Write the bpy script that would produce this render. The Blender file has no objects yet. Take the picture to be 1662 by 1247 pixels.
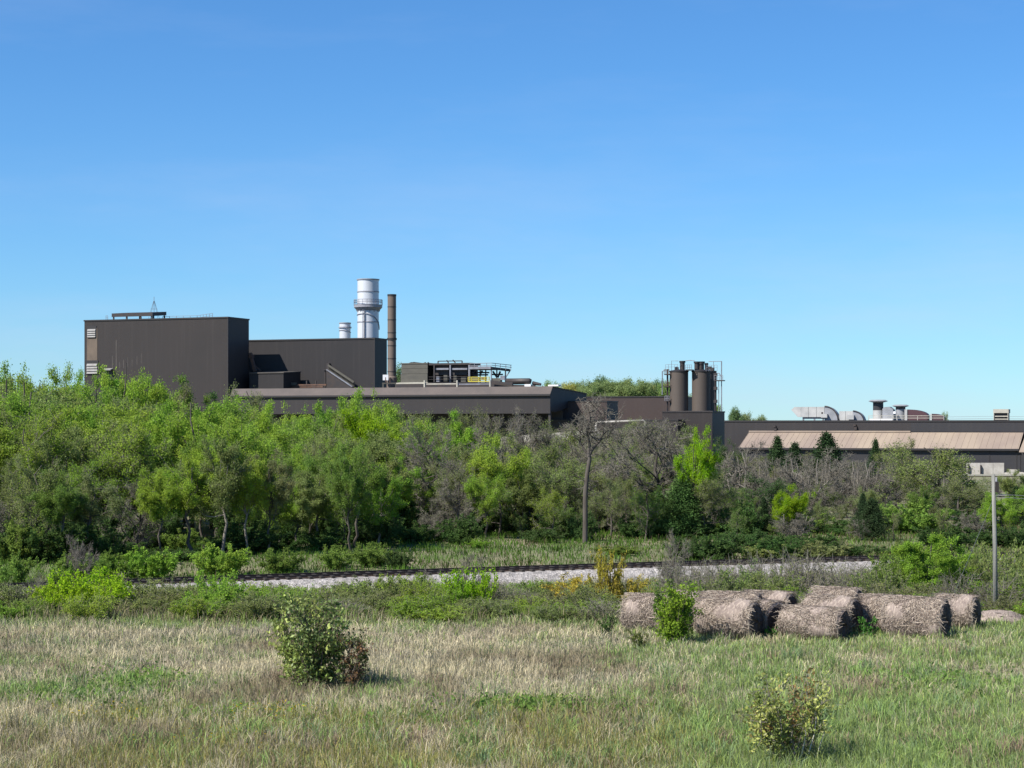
import bpy, math, random
import numpy as np
from mathutils import Vector
random.seed(7); RNG = np.random.default_rng(7)
PI = math.pi
SC = bpy.context.scene
COL = SC.collection

# ------------------------------------------------------------------ camera, sky, sun, exposure
FPX, CXP, HYP, CZ = 3000.0, 831.0, 690.0, 7.9      # focal length in photo pixels, centre column, horizon row, eye height
cam = bpy.data.objects.new('camera', bpy.data.cameras.new('camera'))
COL.objects.link(cam); SC.camera = cam
cam.location = (0, 0, CZ); cam.rotation_euler = (PI / 2, 0, 0)
cam.data.sensor_width = 36.0; cam.data.lens = 36.0 * FPX / 1662.0
cam.data.shift_y = (HYP - 623.5) / 1662.0
cam.data.clip_start = 0.5; cam.data.clip_end = 20000

SUN_AZ, SUN_EL = math.radians(56), math.radians(46)     # azimuth: left of straight behind the camera
sdir = Vector((-math.sin(SUN_AZ) * math.cos(SUN_EL), -math.cos(SUN_AZ) * math.cos(SUN_EL), math.sin(SUN_EL)))
sl = bpy.data.lights.new('sun', 'SUN'); sl.energy = 5.0; sl.angle = math.radians(0.53); sl.color = (1.0, 0.94, 0.86)
so = bpy.data.objects.new('sun', sl); COL.objects.link(so); so.location = (-60, -60, 90)
so.rotation_euler = sdir.to_track_quat('Z', 'Y').to_euler()

w = bpy.data.worlds.new('World'); SC.world = w; w.use_nodes = True
nt = w.node_tree; N = nt.nodes; L = nt.links; N.clear()
sky = N.new('ShaderNodeTexSky'); sky.sky_type = 'NISHITA'; sky.sun_disc = False
sky.sun_elevation = SUN_EL; sky.sun_rotation = math.atan2(sdir.x, sdir.y)
sky.altitude = 0; sky.air_density = 1.0; sky.dust_density = 0.0; sky.ozone_density = 10.0
tint = N.new('ShaderNodeMixRGB'); tint.blend_type = 'MULTIPLY'; tint.inputs[0].default_value = 1
tint.inputs[2].default_value = (0.622, 0.885, 1.01, 1)   # the clear deep blue of a phone picture's spring sky
# thin cirrus veils in the direction domain
tc = N.new('ShaderNodeTexCoord'); mp = N.new('ShaderNodeMapping')
mp.inputs['Scale'].default_value = (2.2, 2.2, 11.0); mp.inputs['Rotation'].default_value = (0, 0.12, 0.3)
cn = N.new('ShaderNodeTexNoise'); cn.inputs['Scale'].default_value = 1.6; cn.inputs['Detail'].default_value = 7; cn.inputs['Roughness'].default_value = 0.62
cr = N.new('ShaderNodeMapRange'); cr.inputs[1].default_value = 0.50; cr.inputs[2].default_value = 0.80; cr.inputs[3].default_value = 0; cr.inputs[4].default_value = 0.10
cm = N.new('ShaderNodeMixRGB'); cm.inputs[2].default_value = (4.4, 5.0, 6.6, 1)
bg = N.new('ShaderNodeBackground'); bg.inputs['Strength'].default_value = 0.086
ow = N.new('ShaderNodeOutputWorld')
L.new(tc.outputs['Generated'], mp.inputs[0]); L.new(mp.outputs[0], cn.inputs[0]); L.new(cn.outputs[0], cr.inputs[0])
L.new(sky.outputs[0], tint.inputs[1]); L.new(tint.outputs[0], cm.inputs[1]); # a pale veil thickening evenly towards the horizon, patchier where the cirrus is
sep = N.new('ShaderNodeSeparateXYZ'); L.new(tc.outputs['Generated'], sep.inputs[0])
vz = N.new('ShaderNodeMapRange'); vz.interpolation_type = 'SMOOTHSTEP'; vz.inputs[1].default_value = 0.0; vz.inputs[2].default_value = 0.19; vz.inputs[3].default_value = 0.17; vz.inputs[4].default_value = 0.0
vn = N.new('ShaderNodeMapRange'); vn.inputs[1].default_value = 0.36; vn.inputs[2].default_value = 0.68; vn.inputs[3].default_value = 0.35; vn.inputs[4].default_value = 1.7
L.new(sep.outputs[2], vz.inputs[0]); L.new(cn.outputs[0], vn.inputs[0])
vm = N.new('ShaderNodeMath'); vm.operation = 'MULTIPLY'; L.new(vz.outputs[0], vm.inputs[0]); L.new(vn.outputs[0], vm.inputs[1])
va = N.new('ShaderNodeMath'); va.operation = 'ADD'; va.use_clamp = True; L.new(vm.outputs[0], va.inputs[0]); L.new(cr.outputs[0], va.inputs[1])
L.new(va.outputs[0], cm.inputs[0])
L.new(cm.outputs[0], bg.inputs[0]); L.new(bg.outputs[0], ow.inputs[0])
SC.view_settings.view_transform = 'Standard'; SC.view_settings.look = 'None'
SC.view_settings.exposure = 0.75; SC.view_settings.gamma = 1.0; SC.view_settings.use_curve_mapping = False
SC.cycles.max_bounces = 6; SC.cycles.diffuse_bounces = 3; SC.cycles.transmission_bounces = 3
SC.cycles.sample_clamp_indirect = 6

# ------------------------------------------------------------------ helpers
def wx(px, D): return (px - CXP) / FPX * D
def wz(py, D): return CZ + (HYP - py) / FPX * D

def mat(name, col=(0.5, 0.5, 0.5), rough=0.8, metal=0.0, col2=None, nscale=1.0, stretch=(1, 1, 1), lo=0.35, hi=0.65,
        ribs=0.0, rib_scale=3.0, bump=0.0, bscale=20.0, detail=5, extra=None):
    m = bpy.data.materials.new(name); m.use_nodes = True
    t = m.node_tree; n = t.nodes; l = t.links
    b = n['Principled BSDF']; b.inputs['Roughness'].default_value = rough; b.inputs['Metallic'].default_value = metal
    b.inputs['Base Color'].default_value = (*col, 1)
    c = n.new('ShaderNodeTexCoord')
    last = None
    if col2 is not None:
        mp_ = n.new('ShaderNodeMapping'); mp_.inputs['Scale'].default_value = stretch
        nz = n.new('ShaderNodeTexNoise'); nz.inputs['Scale'].default_value = nscale; nz.inputs['Detail'].default_value = detail
        nz.inputs['Roughness'].default_value = 0.6
        mr = n.new('ShaderNodeMapRange'); mr.inputs[1].default_value = lo; mr.inputs[2].default_value = hi
        mx = n.new('ShaderNodeMixRGB'); mx.inputs[1].default_value = (*col, 1); mx.inputs[2].default_value = (*col2, 1)
        l.new(c.outputs['Object'], mp_.inputs[0]); l.new(mp_.outputs[0], nz.inputs[0]); l.new(nz.outputs[0], mr.inputs[0])
        l.new(mr.outputs[0], mx.inputs[0]); l.new(mx.outputs[0], b.inputs['Base Color']); last = mx
    hn = None
    if ribs:
        wv = n.new('ShaderNodeTexWave'); wv.bands_direction = 'X'; wv.inputs['Scale'].default_value = rib_scale
        wv.inputs['Distortion'].default_value = 0
        l.new(c.outputs['Object'], wv.inputs[0])
        bp = n.new('ShaderNodeBump'); bp.inputs['Strength'].default_value = ribs; bp.inputs['Distance'].default_value = 0.1
        l.new(wv.outputs[1], bp.inputs['Height']); hn = bp
    if bump:
        nb = n.new('ShaderNodeTexNoise'); nb.inputs['Scale'].default_value = bscale; nb.inputs['Detail'].default_value = 4
        l.new(c.outputs['Object'], nb.inputs[0])
        b2 = n.new('ShaderNodeBump'); b2.inputs['Strength'].default_value = bump; b2.inputs['Distance'].default_value = 0.05
        l.new(nb.outputs[0], b2.inputs['Height'])
        if hn: l.new(hn.outputs[0], b2.inputs['Normal'])
        hn = b2
    if hn: l.new(hn.outputs[0], b.inputs['Normal'])
    if extra: extra(n, l, b, c, last)
    return m

def leaf_mat(name, trans=0.35, rough=0.6, gloss=False, vary=0.45):
    """leaf colour comes from the object's own colour, varied leaf by leaf and clump by clump"""
    m = bpy.data.materials.new(name); m.use_nodes = True
    t = m.node_tree; n = t.nodes; l = t.links; n.clear()
    o = n.new('ShaderNodeOutputMaterial'); oi = n.new('ShaderNodeObjectInfo'); g = n.new('ShaderNodeNewGeometry')
    mr = n.new('ShaderNodeMapRange'); mr.inputs[3].default_value = 1 - vary; mr.inputs[4].default_value = 1 + vary
    l.new(g.outputs['Random Per Island'], mr.inputs[0])
    c = n.new('ShaderNodeTexCoord'); nz = n.new('ShaderNodeTexNoise'); nz.inputs['Scale'].default_value = 0.55; nz.inputs['Detail'].default_value = 2
    l.new(c.outputs['Object'], nz.inputs[0])
    hs = n.new('ShaderNodeHueSaturation')
    h = n.new('ShaderNodeMapRange'); h.inputs[1].default_value = 0.3; h.inputs[2].default_value = 0.7; h.inputs[3].default_value = 0.488; h.inputs[4].default_value = 0.512
    l.new(nz.outputs[0], h.inputs[0]); l.new(h.outputs[0], hs.inputs['Hue'])
    l.new(mr.outputs[0], hs.inputs['Value']); l.new(oi.outputs['Color'], hs.inputs['Color'])
    tr = n.new('ShaderNodeBsdfTranslucent'); mx = n.new('ShaderNodeMixShader'); mx.inputs[0].default_value = trans
    if gloss:
        d = n.new('ShaderNodeBsdfPrincipled'); d.inputs['Roughness'].default_value = rough
        l.new(hs.outputs[0], d.inputs['Base Color'])
    else:
        d = n.new('ShaderNodeBsdfDiffuse'); l.new(hs.outputs[0], d.inputs['Color'])
    l.new(hs.outputs[0], tr.inputs['Color'])
    l.new(d.outputs[0], mx.inputs[1]); l.new(tr.outputs[0], mx.inputs[2]); l.new(mx.outputs[0], o.inputs[0])
    return m

def attr_mat(name, trans=0.25):
    m = bpy.data.materials.new(name); m.use_nodes = True
    t = m.node_tree; n = t.nodes; l = t.links; n.clear()
    o = n.new('ShaderNodeOutputMaterial'); a = n.new('ShaderNodeAttribute'); a.attribute_name = 'col'
    d = n.new('ShaderNodeBsdfDiffuse'); tr = n.new('ShaderNodeBsdfTranslucent'); mx = n.new('ShaderNodeMixShader'); mx.inputs[0].default_value = trans
    l.new(a.outputs['Color'], d.inputs[0]); l.new(a.outputs['Color'], tr.inputs[0])
    l.new(d.outputs[0], mx.inputs[1]); l.new(tr.outputs[0], mx.inputs[2]); l.new(mx.outputs[0], o.inputs[0])
    return m

def np_mesh(name, V, faces_by_n, material=None, colors=None, smooth=False):
    """faces_by_n: list of int arrays (count, n)"""
    me = bpy.data.meshes.new(name)
    V = np.asarray(V, np.float32)
    me.vertices.add(len(V)); me.vertices.foreach_set('co', V.ravel())
    fl = [np.asarray(f, np.int32) for f in faces_by_n if len(f)]
    loops = np.concatenate([f.ravel() for f in fl]); tot = np.concatenate([np.full(len(f), f.shape[1], np.int32) for f in fl])
    me.loops.add(len(loops)); me.loops.foreach_set('vertex_index', loops)
    me.polygons.add(len(tot)); st = np.concatenate([[0], np.cumsum(tot)[:-1]]).astype(np.int32)
    me.polygons.foreach_set('loop_start', st); me.polygons.foreach_set('loop_total', tot)
    me.polygons.foreach_set('use_smooth', np.full(len(tot), smooth))
    if colors is not None:
        a = me.color_attributes.new('col', 'FLOAT_COLOR', 'POINT')
        a.data.foreach_set('color', np.concatenate([colors, np.ones((len(colors), 1))], 1).astype(np.float32).ravel())
    if material: me.materials.append(material)
    me.update(calc_edges=True); me.validate()
    return me

class MB:
    def __init__(s): s.v = []; s.f = []
    def box(s, x0, x1, y0, y1, z0, z1):
        b = len(s.v)
        s.v += [(x0, y0, z0), (x1, y0, z0), (x1, y1, z0), (x0, y1, z0), (x0, y0, z1), (x1, y0, z1), (x1, y1, z1), (x0, y1, z1)]
        s.f += [(b, b+3, b+2, b+1), (b+4, b+5, b+6, b+7), (b, b+1, b+5, b+4), (b+1, b+2, b+6, b+5), (b+2, b+3, b+7, b+6), (b+3, b, b+4, b+7)]
        return s
    def bar(s, p, q, t):
        """square bar between two points"""
        return s.tube([p, q], [t * 0.707, t * 0.707], 4, cap=True)
    def tube(s, pts, rad, k=6, cap=False):
        pts = [Vector(p) for p in pts]; n = len(pts)
        if not hasattr(rad, '__len__'): rad = [rad] * n
        up = Vector((0.31, 0.17, 0.93)) if n < 2 or abs((pts[-1]-pts[0]).normalized().z) < 0.9 else Vector((1, 0, 0))
        if k == 4 and n == 2:
            up = Vector((0, 0, 1)) if abs((pts[-1]-pts[0]).normalized().z) < 0.9 else Vector((1, 0, 0))
        b = len(s.v)
        for i, p in enumerate(pts):
            d = (pts[min(i+1, n-1)] - pts[max(i-1, 0)]).normalized()
            a = d.cross(up).normalized(); c = d.cross(a)
            for j in range(k):
                t = 2 * PI * (j + 0.5) / k
                s.v.append(tuple(p + (a * math.cos(t) + c * math.sin(t)) * rad[i]))
        for i in range(n - 1):
            for j in range(k):
                j2 = (j + 1) % k
                s.f.append((b + i*k + j, b + i*k + j2, b + (i+1)*k + j2, b + (i+1)*k + j))
        if cap: s.f += [tuple(b + j for j in range(k))[::-1], tuple(b + (n-1)*k + j for j in range(k))]
        return s
    def lathe(s, prof, cx=0, cy=0, k=32, cap=True):
        def ring(r, z):
            b = len(s.v); s.v += [(cx + r * math.cos(2*PI*j/k), cy + r * math.sin(2*PI*j/k), z) for j in range(k)]; return b
        for (r0, z0), (r1, z1) in zip(prof[:-1], prof[1:]):
            b0, b1 = ring(r0, z0), ring(r1, z1)
            for j in range(k):
                j2 = (j + 1) % k; s.f.append((b0 + j, b0 + j2, b1 + j2, b1 + j))
        if cap:
            b0, b1 = ring(*prof[0]), ring(*prof[-1])
            s.f += [tuple(b0 + j for j in range(k))[::-1], tuple(b1 + j for j in range(k))]
        return s
    def prism(s, poly, x0, x1):
        """profile (y,z) extruded along x"""
        b = len(s.v); n = len(poly)
        s.v += [(x0, y, z) for y, z in poly] + [(x1, y, z) for y, z in poly]
        for i in range(n):
            j = (i + 1) % n; s.f.append((b+i, b+j, b+n+j, b+n+i))
        s.f += [tuple(range(b, b+n))[::-1], tuple(range(b+n, b+2*n))]
        return s
    def mesh(s, name, m, smooth=False):
        me = bpy.data.meshes.new(name); me.from_pydata(s.v, [], s.f); me.materials.append(m)
        if smooth: me.polygons.foreach_set('use_smooth', [len(f) <= 4 for f in s.f])
        me.update(); return me
    def obj(s, name, m, parent=None, smooth=False):
        return link(name, s.mesh(name, m, smooth), parent)

def link(name, data, parent=None, loc=None):
    o = bpy.data.objects.new(name, data); COL.objects.link(o)
    if parent: o.parent = parent
    if loc is not None: o.location = loc
    return o
def tag(o, label=None, cat=None, group=None, kind=None):
    if label: o['label'] = label
    if cat: o['category'] = cat
    if group: o['group'] = group
    if kind: o['kind'] = kind
    return o
def thing(name, label, cat, loc=(0, 0, 0), rz=0, group=None):
    o = link(name, None, None, loc); o.rotation_euler = (0, 0, rz)
    return tag(o, label, cat, group)

# smooth pseudo-noise on numpy arrays
_ph = RNG.uniform(0, 2 * PI, (64, 2)); _dir = RNG.normal(size=(64, 2)); _dir /= np.linalg.norm(_dir, axis=1)[:, None]
def nz2(x, y, scale, octv=3, k0=0):
    out = 0; a = 1; tot = 0; i = k0
    for o_ in range(octv):
        for _ in range(4):
            d = _dir[i % 64]; p = _ph[i % 64]; i += 1
            out = out + a * np.sin((x * d[0] + y * d[1]) / scale * 2 * PI + p[0] + 1.3 * np.sin((x * d[1] - y * d[0]) / scale * 3.7 + p[1]))
        tot += 4 * a * 0.5; a *= 0.55; scale *= 0.47
    return out / tot
def sstep(a, b, x):
    t = np.clip((x - a) / (b - a), 0, 1); return t * t * (3 - 2 * t)

# ------------------------------------------------------------------ ground heights
def rail_y(x): 
    x = np.asarray(x, float); xc = np.clip(x, -45, 60)
    return 110.6 + 0.41 * xc - 0.0013 * xc**2 + (x - xc) * 0.35
def gz(x, y):
    x = np.asarray(x, float); y = np.asarray(y, float)
    u = y - rail_y(x)
    z = 0.10 * nz2(x, y, 26, 2) * sstep(20, 40, y) * (1 - sstep(73, 80, y))
    z = z - 1.35 * sstep(73, 92, y) - 0.35 * sstep(-9, -3.5, u) * (1 - sstep(3.5, 8, u))
    z = z + 0.5 * sstep(6, 18, u) * (1 - sstep(30, 50, u))
    z = z + 0.15 * nz2(x, y, 60, 2, 9) * sstep(10, 30, u)
    # terrace carrying the plant road in the middle
    z = z + 6.6 * sstep(262, 300, y) * (1 - sstep(392, 425, y)) * sstep(-18, 4, x) * (1 - sstep(26, 38, x))
    # wooded hill far behind, and low relief to the horizon
    z = z + 15 * np.exp(-((x - 28) / 60)**2 - ((y - 700) / 110)**2)
    # the land the camera stands on
    z = z + 6.0 * (1 - sstep(2, 34, y))
    return z
gzf = lambda x, y: float(gz(x, y))

# ------------------------------------------------------------------ materials
M = {}
def clad(name, col, col2, ribs=0.35, streaks=None):
    def extra(n, l, b, c, last):
        mp_ = n.new('ShaderNodeMapping'); mp_.inputs['Scale'].default_value = (1.3, 1.3, 0.05)
        nz = n.new('ShaderNodeTexNoise'); nz.inputs['Scale'].default_value = 1.0; nz.inputs['Detail'].default_value = 6
        mr = n.new('ShaderNodeMapRange'); mr.inputs[1].default_value = 0.52; mr.inputs[2].default_value = 0.8
        mr.inputs[4].default_value = 0.16
        mx = n.new('ShaderNodeMixRGB'); mx.inputs[2].default_value = (*(streaks or (0.075, 0.064, 0.057)), 1)
        l.new(c.outputs['Object'], mp_.inputs[0]); l.new(mp_.outputs[0], nz.inputs[0]); l.new(nz.outputs[0], mr.inputs[0])
        l.new(last.outputs[0], mx.inputs[1]); l.new(mr.outputs[0], mx.inputs[0]); l.new(mx.outputs[0], b.inputs['Base Color'])
    return mat(name, col, 0.65, 0, col2, 0.08, (1, 1, 1), 0.35, 0.7, ribs, 5.0, extra=extra)
M['clad'] = clad('brown_cladding', (0.026, 0.020, 0.0185), (0.021, 0.0172, 0.0165))
M['clad_blue'] = clad('dark_grey_brown_cladding', (0.020, 0.0175, 0.0185), (0.015, 0.0142, 0.0158))
M['clad_grey'] = clad('grey_brown_cladding', (0.029, 0.0245, 0.0245), (0.0255, 0.0225, 0.0235))
M['clad_dark'] = clad('charcoal_cladding', (0.026, 0.0255, 0.029), (0.023, 0.023, 0.0265))
M['clad_red'] = clad('red_brown_cladding', (0.052, 0.034, 0.030), (0.043, 0.031, 0.028))
M['trim'] = mat('dark_trim', (0.018, 0.016, 0.017), 0.6)
M['roof_brown'] = mat('dusty_brown_roof', (0.105, 0.086, 0.076), 0.8, 0, (0.082, 0.069, 0.063), 0.3, (1, 1, 1), ribs=0.3, rib_scale=4)
M['roof_tan'] = mat('tan_metal_roof', (0.31, 0.25, 0.185), 0.7, 0, (0.23, 0.18, 0.145), 0.16, (1, .3, .3), 0.35, 0.62, ribs=0.12, rib_scale=2.5)
M['roof_dark'] = mat('dark_flat_roof', (0.06, 0.055, 0.05), 0.9, 0, (0.09, 0.08, 0.07), 0.2)
M['steel_dark'] = mat('dark_steel', (0.022, 0.02, 0.022), 0.6, 0, (0.038, 0.027, 0.022), 0.9)
M['steel_grey'] = mat('grey_steel', (0.22, 0.23, 0.26), 0.5, 0.1, (0.15, 0.15, 0.17), 0.8)
M['rust'] = mat('rusty_steel', (0.14, 0.075, 0.045), 0.85, 0, (0.07, 0.045, 0.04), 1.2)
M['olive'] = mat('dusty_olive_metal', (0.09, 0.085, 0.068), 0.8, 0, (0.07, 0.067, 0.056), 0.5, (1, 1, 3))
M['yellow'] = mat('yellow_paint', (0.42, 0.36, 0.04), 0.6)
M['silver'] = mat('silver_paint', (0.56, 0.58, 0.61), 0.45, 0.1, (0.46, 0.48, 0.51), 0.25, (1.5, 1.5, 0.3), 0.35, 0.75)
M['silver_band'] = mat('stained_steel_band', (0.20, 0.21, 0.24), 0.6, 0, (0.3, 0.3, 0.33), 2)
M['stack_brown'] = mat('weathered_brown_stack', (0.145, 0.11, 0.088), 0.75, 0, (0.11, 0.085, 0.07), 0.5, (1, 1, 0.3))
M['silo'] = mat('dusty_brown_silo', (0.078, 0.062, 0.05), 0.75, 0, (0.06, 0.048, 0.041), 0.35, (1, 1, 0.15))
M['galv'] = mat('galvanised_duct', (0.42, 0.42, 0.40), 0.6, 0.1, (0.32, 0.32, 0.31), 0.7)
M['duct_grey'] = mat('grey_duct', (0.25, 0.26, 0.28), 0.6, 0, (0.19, 0.2, 0.21), 0.9)
M['maroon'] = mat('maroon_duct', (0.06, 0.025, 0.03), 0.6)
M['cream'] = mat('cream_metal', (0.42, 0.40, 0.33), 0.7, 0, (0.33, 0.31, 0.26), 1.0)
M['white'] = mat('white_metal', (0.7, 0.7, 0.7), 0.6)
M['concrete'] = mat('pale_concrete', (0.36, 0.345, 0.31), 0.9, 0, (0.25, 0.235, 0.21), 0.8)
M['pole'] = mat('grey_pole_wood', (0.24, 0.24, 0.215), 0.9, 0, (0.12, 0.12, 0.105), 1.2, (8, 8, 0.35), bump=0.3, bscale=15)
M['wire'] = mat('wire', (0.12, 0.13, 0.14), 0.6)
M['road'] = mat('pale_gravel', (0.27, 0.255, 0.215), 0.95, 0, (0.17, 0.17, 0.12), 0.6)
M['bark'] = mat('dark_bark', (0.055, 0.045, 0.036), 0.95, 0, (0.10, 0.088, 0.075), 1.5, (3, 3, 0.6))
M['bark_pale'] = mat('pale_bark', (0.22, 0.20, 0.17), 0.95, 0, (0.11, 0.10, 0.085), 1.2, (3, 3, 0.6))
M['twig'] = mat('grey_twigs', (0.20, 0.185, 0.15), 0.95, 0, (0.11, 0.10, 0.08), 0.8)
M['twig_brown'] = mat('brown_twigs', (0.10, 0.072, 0.055), 0.95, 0, (0.14, 0.11, 0.09), 0.8)
M['pale_stem'] = mat('pale_stem', (0.5, 0.48, 0.42), 0.9)
M['leaf'] = leaf_mat('leaf', 0.48, vary=0.32)
M['leaf_gloss'] = leaf_mat('glossy_leaf', 0.3, 0.55, True, 0.4)
M['needle'] = leaf_mat('needle', 0.12, vary=0.5)
M['grass'] = attr_mat('grass_blades', 0.3)
M['rail'] = mat('rusty_rail', (0.05, 0.03, 0.022), 0.7, 0, (0.03, 0.02, 0.018), 2)
M['sleeper'] = mat('creosoted_sleeper', (0.028, 0.023, 0.019), 0.95)

# ================================================================== LARGE STRUCTURE
# ground sheet -------------------------------------------------------
def grid_axis(fine0, fine1, step, coarse):
    return sorted(set(list(np.round(np.arange(fine0, fine1 + 1e-6, step), 3)) + coarse))
gx = grid_axis(-110, 130, 2.0, [-9000, -4000, -1800, -900, -500, -300, -200, -150, 160, 200, 300, 500, 900, 1800, 4000, 9000])
gy = grid_axis(0, 200, 1.5, [-400, -60, -20] + list(range(204, 460, 5)) + list(range(480, 1000, 20)) + [1100, 1400, 2000, 3500, 7000, 14000])
GX, GY = np.meshgrid(gx, gy); GZ = gz(GX, GY)
V = np.stack([GX.ravel(), GY.ravel(), GZ.ravel()], 1)
nxg, nyg = len(gx), len(gy)
ii, jj = np.meshgrid(np.arange(nxg - 1), np.arange(nyg - 1)); a = (jj * nxg + ii).ravel()
def ground_extra(n, l, b, c, last):
    pass
M['ground'] = mat('meadow_soil', (0.21, 0.18, 0.115), 1.0, 0, (0.10, 0.125, 0.045), 0.12, (1, 1, 1), 0.4, 0.6, bump=0.5, bscale=3)
ground = link('ground', np_mesh('ground', V, [np.stack([a, a+1, a+nxg+1, a+nxg], 1)], M['ground'], smooth=True))
tag(ground, kind='structure')

# grass --------------------------------------------------------------
def blades(xs, ys, h, wd, lean, cols, name, label, curl=0.5):
    n = len(xs); z = gz(xs, ys)
    an = RNG.uniform(0, 2*PI, n); la = RNG.uniform(0, 2*PI, n)
    wxv = np.cos(an) * wd / 2; wyv = np.sin(an) * wd / 2
    lx = np.cos(la) * lean * h; ly = np.sin(la) * lean * h
    V = np.empty((n, 5, 3), np.float32)
    V[:, 0] = np.stack([xs - wxv, ys - wyv, z - 0.03], 1); V[:, 1] = np.stack([xs + wxv, ys + wyv, z - 0.03], 1)
    mx_, my_ = xs + lx * 0.35, ys + ly * 0.35
    V[:, 2] = np.stack([mx_ + wxv*0.75, my_ + wyv*0.75, z + h*0.6], 1); V[:, 3] = np.stack([mx_ - wxv*0.75, my_ - wyv*0.75, z + h*0.6], 1)
    V[:, 4] = np.stack([xs + lx, ys + ly, z + h*(1 - 0.25*lean)], 1)
    b = np.arange(n)[:, None] * 5
    q = b + np.array([[0, 1, 2, 3]]); t = b + np.array([[3, 2, 4]])
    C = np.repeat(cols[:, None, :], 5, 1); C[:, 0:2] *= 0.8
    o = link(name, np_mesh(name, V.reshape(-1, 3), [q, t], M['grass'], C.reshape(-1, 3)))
    return tag(o, label, 'grass', kind='stuff')

STRAW = np.array([0.53, 0.47, 0.305]); PINK = np.array([0.39, 0.345, 0.25]); GREEN = np.array([0.20, 0.275, 0.09])
BLUEG = np.array([0.23, 0.30, 0.15]); OLIVE = np.array([0.26, 0.24, 0.08]); FRESH = np.array([0.30, 0.38, 0.11])
def blob(px, py, cx, cy, sx, sy): return np.exp(-((px-cx)/sx)**2 - ((py-cy)/sy)**2)
def greenness(px, py, x, y):
    g = 0.15 + 0.62 * sstep(960, 1130, px + 30*nz2(x, y, 9, 2, 5))
    g += 0.45 * (1 - sstep(1016, 1032, py + 6*nz2(x, y, 7, 2, 3))) 
    g += 0.42 * sstep(1140, 1185, py + 18*nz2(x, y, 5, 2, 12)) * sstep(180, 420, px + 0.7*(py-1150))
    g += 0.55 * blob(px, py, 90, 1128, 190, 24) + 0.4*blob(px, py, 250, 1105, 60, 12) + 0.35*blob(px, py, 20, 1075, 110, 16)
    g += 0.6 * blob(px, py, 860, 1153, 110, 10) + 0.3*blob(px, py, 420, 1062, 30, 8)
    g -= 0.35 * blob(px, py, 1420, 1085, 120, 10) + 0.4*blob(px, py, 700, 1090, 300, 25) + 0.25*blob(px, py, 90, 1200, 160, 28)
    g += 0.25 * (1 - sstep(230, 420, px)) * sstep(1135, 1170, py + 14*nz2(x, y, 4, 2, 9)); g += 0.38 * nz2(x, y, 6, 3, 20)
    return np.clip(g, 0.03, 0.97)
n = 330000
D = 39.0 * (79.5 / 39.0) ** RNG.random(n) ** 0.85
X = RNG.uniform(-0.31, 0.31, n) * D + RNG.normal(0, .2, n)
PX = X / D * FPX + CXP; PY = HYP + CZ / D * FPX
g = greenness(PX, PY, X, D); isg = RNG.random(n) < g
clump = nz2(X, D, 1.3, 2, 40)
h = RNG.uniform(0.12, 0.36, n) * (1 + 0.75 * clump) * (1.25 - .35 * sstep(46, 60, D)) * np.where(isg, 0.95, 1.0)
h *= 1 + 0.4 * (RNG.random(n) < 0.03)
tall = blob(PX, PY, 1020, 1125, 40, 18) + blob(PX, PY, 1080, 1120, 22, 16) + blob(PX, PY, 580, 1215, 45, 25) + blob(PX, PY, 920, 1225, 70, 22) + blob(PX, PY, 480, 1115, 120, 14)*0.5
h *= 1 + 0.9 * tall * isg
pk = RNG.random(n)
tan_mix = sstep(-0.5, 0.6, nz2(X, D, 7, 2, 33) + 0.9*RNG.normal(size=n))[:, None]
tanc = STRAW * (1 - tan_mix) + PINK * tan_mix
grc = np.where((pk < 0.45)[:, None], GREEN, np.where((pk < 0.75)[:, None], BLUEG, FRESH))
ol = (sstep(1125, 1180, PY) * (1 - sstep(900, 1250, PX)) * 0.7)
grc = np.where((RNG.random(n) < ol)[:, None], OLIVE, grc)
brown = sstep(.05, .7, nz2(X, D, 11, 3, 50) + .5 * (blob(PX, PY, 120, 1200, 260, 45) + .8 * blob(PX, PY, 650, 1110, 330, 22)))[:, None]
tanc = tanc * (1 - brown) + np.array([0.28, 0.235, 0.155]) * brown
cols = np.where(isg[:, None], grc, tanc) * RNG.uniform(0.5, 1.4, n)[:, None] * (1.12 + .16 * nz2(X, D, 2.2, 2, 44))[:, None]
blades(X, D, h, RNG.uniform(0.010, 0.022, n) * (D/50), RNG.uniform(0.1, 0.9, n), cols, 'meadow_grass', 'rough meadow of dry straw and green grass in the foreground')
# taller tufts standing out of the meadow
C = []
for (cx, cy, sx, sy, k) in ((900, 1220, 190, 26, 34), (560, 1215, 120, 26, 16), (1030, 1125, 40, 14, 7), (1085, 1122, 26, 12, 6), (1480, 1150, 180, 60, 50), (1560, 1220, 120, 26, 30), (1200, 1190, 160, 45, 34), (150, 1120, 130, 26, 20), (480, 1110, 110, 12, 10), (300, 1205, 240, 34, 26), (1300, 1075, 260, 30, 30), (700, 1150, 300, 40, 24)):
    for _ in range(k): C.append((cx + RNG.normal() * sx * .6, cy + RNG.normal() * sy * .6))
C = np.array(C); C[:, 1] = np.clip(C[:, 1], 1030, 1262); nb = 46; n = len(C) * nb
Dc = np.repeat(CZ * FPX / (C[:, 1] - HYP), nb); Xc = np.repeat((C[:, 0] - CXP) / FPX, nb) * Dc
sp_ = np.repeat(RNG.uniform(.10, .38, len(C)), nb); X = Xc + RNG.normal(0, 1, n) * sp_; Y = Dc + RNG.normal(0, 1, n) * sp_
tone = np.repeat(RNG.random(len(C)), nb); dry = np.repeat(RNG.random(len(C)) < .22, nb)
cc = 1.15 * np.where((tone < .4)[:, None], np.array([.17, .25, .08]), np.where((tone < .7)[:, None], np.array([.22, .33, .10]), np.array([.17, .25, .12])))
cc = np.where(dry[:, None], np.array([.30, .23, .16]), cc) * RNG.uniform(.6, 1.35, n)[:, None]
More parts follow.
